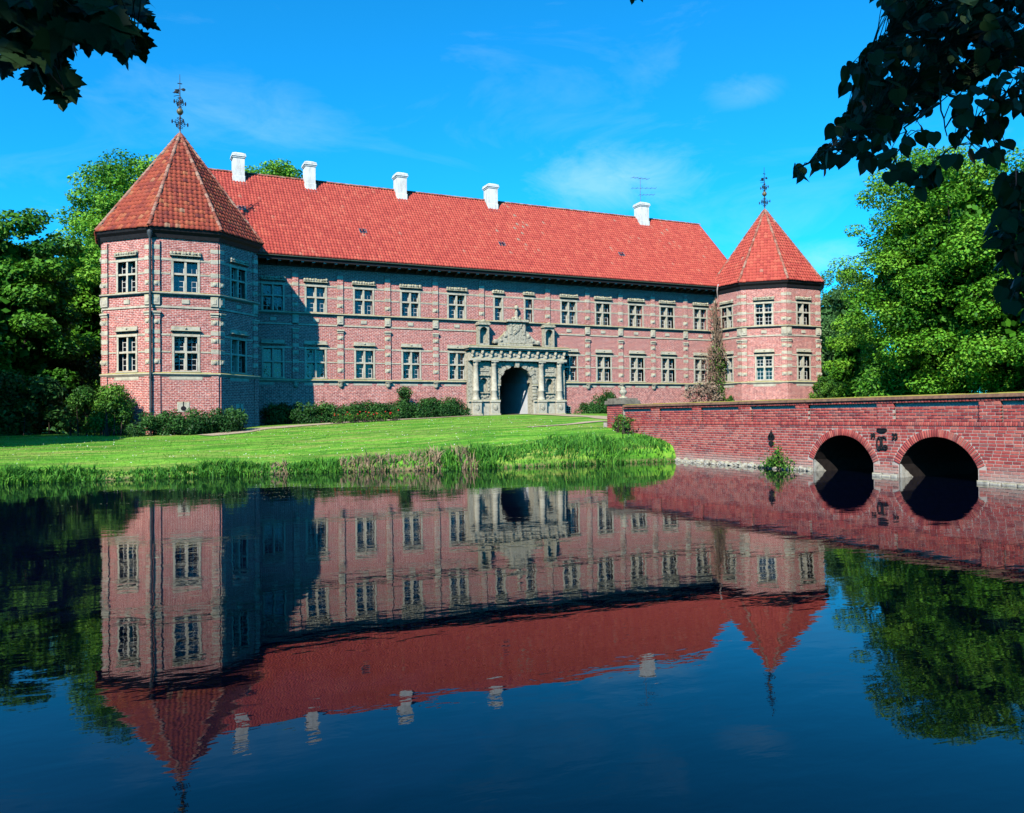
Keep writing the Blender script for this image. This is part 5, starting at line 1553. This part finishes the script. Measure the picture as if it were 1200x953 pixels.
V, F, tt = leaf_quads(c, rng.normal(size=(n, 3)), 0.24, rng, 0.16)
npobj('dead_foliage', V, F, M['straw'], vine, tt)
c = np.stack([44.3 + rng.normal(0, 0.5, 1500), -1.15 - np.abs(rng.normal(0, 0.3, 1500)), rng.choice([3.6, 4.8, 6.4, 7.6], 1500, p=[.4, .25, .2, .15]) + rng.normal(0, 0.4, 1500)], 1)
V, F, tt = leaf_quads(c, rng.normal(size=(1500, 3)), 0.16, rng, 0.6); npobj('foliage', V, F, M['ivy'], vine, tt)
# rose bushes
spots = [(9.9, -5.6), (10.9, -5.5), (11.8, -5.4), (12.8, -5.3), (13.7, -5.2)]
where = ['nearest the tower shadow', 'second out from the tower shadow', 'in the middle of the rose row', 'second from the portal end', 'closest to the portal']
for i, (x, y) in enumerate(spots):
    t = shrub('rose_bush', 'small rose bush with red blooms, ' + where[i] + ' of the lawn bed' if i != 2 else 'small rose bush with red blooms, in the middle of the lawn bed', [(x - 0.25, y), (x + 0.25, y)], 0.55, 0.24, 420, 0.11, M['ivy'], 60 + i, 'rose bushes in the lawn bed', rough=0.4)
    b = MB(); rr = random.Random(i)
    for k in range(5): b.blob(x + rr.uniform(-0.45, 0.45), y + rr.uniform(-0.3, 0.2), float(ground_z(x, y)) + rr.uniform(0.35, 0.8), 0.05, 0.05, 0.045, k, 0.3, 0, 7, 4)
    b.build('bloom', M['rose'], t)

# reeds along the shore, and grass tufts over the lawn
rng = np.random.default_rng(101)
def blades(x, y, z, h, w, lean, rng):
    n = len(x); a = rng.uniform(0, 2 * math.pi, n); lx, ly = np.cos(a), np.sin(a)
    b0 = rng.uniform(0, 2 * math.pi, n); wx, wy = np.cos(b0) * w, np.sin(b0) * w
    P = lambda t, s, wd: np.stack([x + lx * lean * h * s + wx * wd, y + ly * lean * h * s + wy * wd, z + h * t], 1)
    V = np.stack([P(0, 0, -1), P(0, 0, 1), P(0.55, 0.22, 0.8), P(0.55, 0.22, -0.8), P(1 - 0.25 * lean, 1.0, 0.08), P(1 - 0.25 * lean, 1.0, -0.08)], 1).reshape(-1, 3)
    i = np.arange(n)[:, None] * 6
    return V, np.concatenate([i + np.array([[0, 1, 2, 3]]), i + np.array([[3, 2, 4, 5]])])
n = 21000
x = rng.uniform(-22, 21.3, n); dens = 0.55 + 0.45 * np.sin(x * 0.8 + np.sin(x * 2.1))
ys = shore_y(x)
wid = 0.75 + 1.5 * smooth(2, 19, x)
y = ys - 0.15 + wid * rng.random(n) ** 1.5
z = np.maximum(ground_z(x, y), -0.05)
h = (0.42 + 0.22 * smooth(3, 17, x) + 0.14 * np.sin(x * 1.7) * np.sin(x * 0.6)) * rng.uniform(0.35, 1.5, n) * (0.65 + 0.5 * dens)
h *= np.interp(x, [8, 18], [0.70, 0.52]) * (0.75 + 0.4 * np.sin(x * 3.1 + np.sin(x * 7.3)) ** 2)
V, F = blades(x, y, z - 0.05, h, rng.uniform(0.014, 0.036, n), rng.uniform(0.05, 0.95, n), rng)
patch = ((x > 5.6) & (x < 9.6) | (x > 10.4) & (x < 11.1) | (x > 2.9) & (x < 3.5)) & (rng.random(n) < 0.62)
tint = np.where(patch, rng.uniform(0.9, 1.0, n), np.clip(rng.beta(0.8, 1.0, n) * 0.86 * (0.55 + 0.5 * np.sin(x * 2.3 + y * 3) ** 2), 0, 0.86))
o = npobj('reeds', V, F, M['reed'], None, np.tile(tint, 2)); o['kind'] = 'stuff'; o['label'] = 'green reeds and flag leaves along the moat shore'
n = 30000
x = rng.uniform(-20, 21.2, n); y = shore_y(x) + 0.6 + (19.5 * rng.random(n) ** 1.5)
V, F = blades(x, y, ground_z(x, y) - 0.02, rng.uniform(0.04, 0.11, n), 0.012, rng.uniform(0.2, 0.9, n), rng)
o = npobj('grass', V, F, M['grass'], None, np.tile(np.clip(0.5 + 0.35 * np.sin(y * 1.9 + 0.6 * np.sin(x * 0.5)) + 0.3 * np.sin(x * 0.7 + y) + rng.normal(0, .25, n), 0, 1), 2)); o['kind'] = 'stuff'; o['label'] = 'short mown grass of the castle lawn'
n = 420
x = rng.uniform(-12, 21, n); y = shore_y(x) + 2.0 + 16 * rng.random(n) ** 1.3
P = np.stack([x, y, ground_z(x, y) + 0.07], 1); V, F, tt = leaf_quads(P, np.tile([-0.4, -0.6, 0.7], (n, 1)) + rng.normal(0, .2, (n, 3)), 0.04, rng, 0.9)
o = npobj('daisies', V, F, M['white']); o['kind'] = 'stuff'; o['label'] = 'tiny white daisies sprinkled over the lawn'
# a few leaves and blossom drifting on the water
n = 170
th = rng.random(n)
base = np.array([[*at_depth(px, 476, 1.0)] for px in (0,)])
cx = rng.choice([0, 1, 2, 3], n, p=[0.4, 0.3, 0.2, 0.1]); cen = np.array([(0.9, -32.5), (2.2, -34.0), (-1.8, -33.5), (4.0, -30.5)])
P = np.stack([cen[cx, 0] + rng.normal(0, 0.9, n), cen[cx, 1] + rng.normal(0, 0.25, n), np.full(n, 0.006)], 1)
V, F, tt = leaf_quads(P, np.tile([0, 0, 1.0], (n, 1)), 0.06, rng, 0.6)
o = npobj('floating_leaves', V, F, M['flake']); o['kind'] = 'stuff'; o['label'] = 'small pale leaves drifting on the dark water'

# ------------------------------------------------------------------ branches hanging into the view from the trees on the near bank
def leaf_mesh(name, outline, mat, fold=0.12):
    """flat-ish leaf with a midrib fold; outline (x,y) from stalk to tip on the right side, mirrored"""
    pts = [Vector((0, 0, 0))] + [Vector((x, y, -abs(x) * fold)) for x, y in outline]
    tip = pts[-1]
    right = pts[1:-1]; n = len(right)
    v = [(0, 0, 0), tuple(tip)] + [tuple(p) for p in right] + [(-p.x, p.y, p.z) for p in right]
    mid = []
    for p in right: mid.append((0, min(max(p.y, 0.0), tip.y) * 0.98 + 0.01, 0))
    v += mid
    f = []
    R0, L0, M0 = 2, 2 + n, 2 + 2 * n
    f.append((0, R0, M0)); f.append((0, M0, L0))
    for i in range(n - 1):
        f.append((R0 + i, R0 + i + 1, M0 + i + 1, M0 + i)); f.append((L0 + i + 1, L0 + i, M0 + i, M0 + i + 1))
    f.append((R0 + n - 1, 1, M0 + n - 1)); f.append((1, L0 + n - 1, M0 + n - 1))
    me = bpy.data.meshes.new(name); me.from_pydata(v, [], f); me.materials.append(mat); me.update()
    return me
MAPLE = [(0.10, -0.10), (0.30, -0.16), (0.28, -0.04), (0.50, 0.02), (0.40, 0.12), (0.58, 0.30), (0.50, 0.36), (0.62, 0.56), (0.44, 0.52), (0.36, 0.60), (0.26, 0.55), (0.28, 0.74), (0.16, 0.80), (0.14, 0.92), (0.0, 1.12)]
LIME = [(0.14, -0.08), (0.32, -0.04), (0.44, 0.10), (0.46, 0.28), (0.44, 0.44), (0.36, 0.60), (0.24, 0.76), (0.12, 0.88), (0.0, 1.06)]
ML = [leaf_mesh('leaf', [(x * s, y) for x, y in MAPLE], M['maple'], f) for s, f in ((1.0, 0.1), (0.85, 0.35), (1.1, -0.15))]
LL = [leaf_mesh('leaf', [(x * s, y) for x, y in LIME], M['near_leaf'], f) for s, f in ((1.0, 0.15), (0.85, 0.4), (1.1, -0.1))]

def in_poly(x, y, poly):
    c = False; j = len(poly) - 1
    for i in range(len(poly)):
        if (poly[i][1] > y) != (poly[j][1] > y) and x < (poly[j][0] - poly[i][0]) * (y - poly[i][1]) / (poly[j][1] - poly[i][1]) + poly[i][0]: c = not c
        j = i
    return c

def hanging_branch(label, twigs, leaves, size, regions, count, dist, spread, seed, thick=0.016, group='branches overhanging the moat', extra=0):
    """twigs: polylines given as (photo x, photo y, distance); leaves hang on short stalks around them"""
    rr = random.Random(seed)
    t = thing('overhanging_branch', label, 'branch', tuple(at_depth(*twigs[0][0])), group)
    b = MB()
    nodes = []
    for tw in twigs:
        pts = [at_depth(*q) for q in tw]
        dense = []
        for a, c in zip(pts[:-1], pts[1:]):
            for k in range(6): dense.append(a.lerp(c, k / 6) + Vector((rr.gauss(0, .006), rr.gauss(0, .006), rr.gauss(0, .006))))
        dense.append(pts[-1]); nodes += dense
        b.tube(dense, [thick * (1 - 0.75 * i / len(dense)) for i in range(len(dense))], 5)
    made = 0; tries = 0; stalks = MB()
    areas = []
    for poly in regions:
        areas.append(abs(sum(poly[i][0] * poly[i - 1][1] - poly[i - 1][0] * poly[i][1] for i in range(len(poly)))) / 2)
    count += extra; EV, EF, ET = [], [], []
    while made < count and tries < count * 60:
        tries += 1
        poly = rr.choices(regions, areas)[0]
        xs, ys = [q[0] for q in poly], [q[1] for q in poly]
        px, py = rr.uniform(min(xs), max(xs)), rr.uniform(min(ys), max(ys))
        if not in_poly(px, py, poly): continue
        p = at_depth(px, py, dist + rr.uniform(-spread, spread))
        nd = min(nodes, key=lambda q: (q - p).length)
        s = size * rr.uniform(0.7, 1.2)
        out = (p - nd); out.z -= 0.6 * s + 0.05
        yv = (out.normalized() * 0.5 + Vector((rr.gauss(0, .45), rr.gauss(0, .45), -0.65 + rr.gauss(0, .3)))).normalized()
        tocam = (CAM - p).normalized()
        zv = (tocam * 0.75 + Vector((rr.gauss(0, .5), rr.gauss(0, .5), rr.gauss(0.5, .4)))).normalized()
        xv = yv.cross(zv).normalized(); zv = xv.cross(yv)
        Mx = Matrix(((xv.x * s, yv.x * s, zv.x * s, p.x), (xv.y * s, yv.y * s, zv.y * s, p.y), (xv.z * s, yv.z * s, zv.z * s, p.z), (0, 0, 0, 1)))
        lm = rr.choice(leaves)
        if made < count - extra: put('leaf', lm, t, Mx)
        else:
            A = np.array(Mx); A[:3, 3] -= np.array(tocam) * rr.uniform(0.2, 0.7)
            vv = np.array([tuple(q.co) for q in lm.vertices]) @ A[:3, :3].T + A[:3, 3]
            o_ = sum(len(q) for q in EV)
            for pl in lm.polygons:
                w_ = list(pl.vertices); EF.append([o_ + q for q in (w_ if len(w_) == 4 else w_ + [w_[2]])][:4] if len(w_) == 4 else [o_ + w_[0], o_ + w_[1], o_ + w_[2]])
            EV.append(vv)
        q = nd
        for _ in range(2):
            pass
        if (p - nd).length < 0.9:
            mid = (p + nd) / 2 + Vector((0, 0, 0.03))
            stalks.tube([nd, mid, p], [0.0035, 0.0025, 0.002], 3, cap=False)
        made += 1
    b.add(stalks.v, stalks.f)
    b.build('twig', M['bark'], t)
    if extra:
        me = bpy.data.meshes.new('leaf_mass'); me.from_pydata(np.concatenate(EV).tolist(), [], EF); me.materials.append(leaves[0].materials[0]); me.update()
        o_ = link(bpy.data.objects.new('leaf_mass', me), t); o_['kind'] = 'stuff'
    return t

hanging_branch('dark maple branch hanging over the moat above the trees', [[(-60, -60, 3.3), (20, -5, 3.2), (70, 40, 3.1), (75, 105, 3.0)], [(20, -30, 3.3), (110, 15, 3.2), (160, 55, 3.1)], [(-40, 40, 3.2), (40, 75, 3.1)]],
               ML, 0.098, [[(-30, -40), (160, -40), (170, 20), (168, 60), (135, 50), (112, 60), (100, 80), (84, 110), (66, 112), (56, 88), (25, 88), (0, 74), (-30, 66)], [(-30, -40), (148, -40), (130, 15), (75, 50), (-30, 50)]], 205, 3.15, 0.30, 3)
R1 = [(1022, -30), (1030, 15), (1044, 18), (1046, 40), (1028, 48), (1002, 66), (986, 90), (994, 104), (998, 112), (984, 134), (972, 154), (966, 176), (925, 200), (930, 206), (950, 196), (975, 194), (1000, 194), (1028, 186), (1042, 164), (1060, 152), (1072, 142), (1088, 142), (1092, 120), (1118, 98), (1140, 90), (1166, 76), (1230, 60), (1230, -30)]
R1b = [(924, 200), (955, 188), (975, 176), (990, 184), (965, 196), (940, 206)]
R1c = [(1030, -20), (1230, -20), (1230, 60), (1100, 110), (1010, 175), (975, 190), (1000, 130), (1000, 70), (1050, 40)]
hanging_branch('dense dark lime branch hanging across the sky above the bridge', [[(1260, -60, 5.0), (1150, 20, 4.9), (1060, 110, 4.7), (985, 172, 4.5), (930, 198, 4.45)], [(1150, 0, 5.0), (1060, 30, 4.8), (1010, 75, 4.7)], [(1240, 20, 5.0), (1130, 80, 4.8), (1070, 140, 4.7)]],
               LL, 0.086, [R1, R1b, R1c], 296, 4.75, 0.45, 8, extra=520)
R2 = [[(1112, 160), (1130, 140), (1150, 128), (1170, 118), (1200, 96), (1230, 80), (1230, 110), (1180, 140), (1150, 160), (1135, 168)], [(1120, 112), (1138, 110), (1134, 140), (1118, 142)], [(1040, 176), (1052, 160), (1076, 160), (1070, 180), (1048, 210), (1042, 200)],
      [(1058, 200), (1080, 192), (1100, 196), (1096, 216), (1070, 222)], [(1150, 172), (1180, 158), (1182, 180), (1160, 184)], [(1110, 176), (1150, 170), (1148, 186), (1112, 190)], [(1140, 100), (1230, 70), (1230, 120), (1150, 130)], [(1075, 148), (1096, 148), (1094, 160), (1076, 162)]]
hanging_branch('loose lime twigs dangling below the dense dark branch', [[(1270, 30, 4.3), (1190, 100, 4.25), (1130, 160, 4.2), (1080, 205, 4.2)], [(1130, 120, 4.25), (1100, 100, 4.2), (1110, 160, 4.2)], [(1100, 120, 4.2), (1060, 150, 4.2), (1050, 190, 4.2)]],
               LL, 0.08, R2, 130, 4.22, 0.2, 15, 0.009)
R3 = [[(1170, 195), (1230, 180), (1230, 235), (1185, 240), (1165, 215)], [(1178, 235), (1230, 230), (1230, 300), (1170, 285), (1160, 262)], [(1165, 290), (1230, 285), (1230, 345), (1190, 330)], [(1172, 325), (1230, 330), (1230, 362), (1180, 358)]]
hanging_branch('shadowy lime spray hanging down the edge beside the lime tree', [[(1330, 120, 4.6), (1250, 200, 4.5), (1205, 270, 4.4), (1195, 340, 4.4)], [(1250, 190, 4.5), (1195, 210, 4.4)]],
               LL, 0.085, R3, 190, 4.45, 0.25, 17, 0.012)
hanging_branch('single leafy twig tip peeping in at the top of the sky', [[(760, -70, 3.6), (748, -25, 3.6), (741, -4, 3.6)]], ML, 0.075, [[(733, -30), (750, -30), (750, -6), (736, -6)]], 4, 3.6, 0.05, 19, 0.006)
# the tree on the near bank whose crown shades those branches (overhead, out of the picture)
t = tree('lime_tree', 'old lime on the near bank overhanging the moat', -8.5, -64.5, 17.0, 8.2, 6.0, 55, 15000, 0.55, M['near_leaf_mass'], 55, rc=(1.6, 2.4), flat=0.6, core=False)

tree('lime_tree', 'added unseen lime crown shading the overhanging branches', 5.0, -68.5, 17.0, 8.0, 6.3, 55, 15000, 0.55, M['near_leaf_mass'], 56, rc=(1.6, 2.4), flat=0.6, core=False)  # second crown out of view, added to keep sky light off the branches
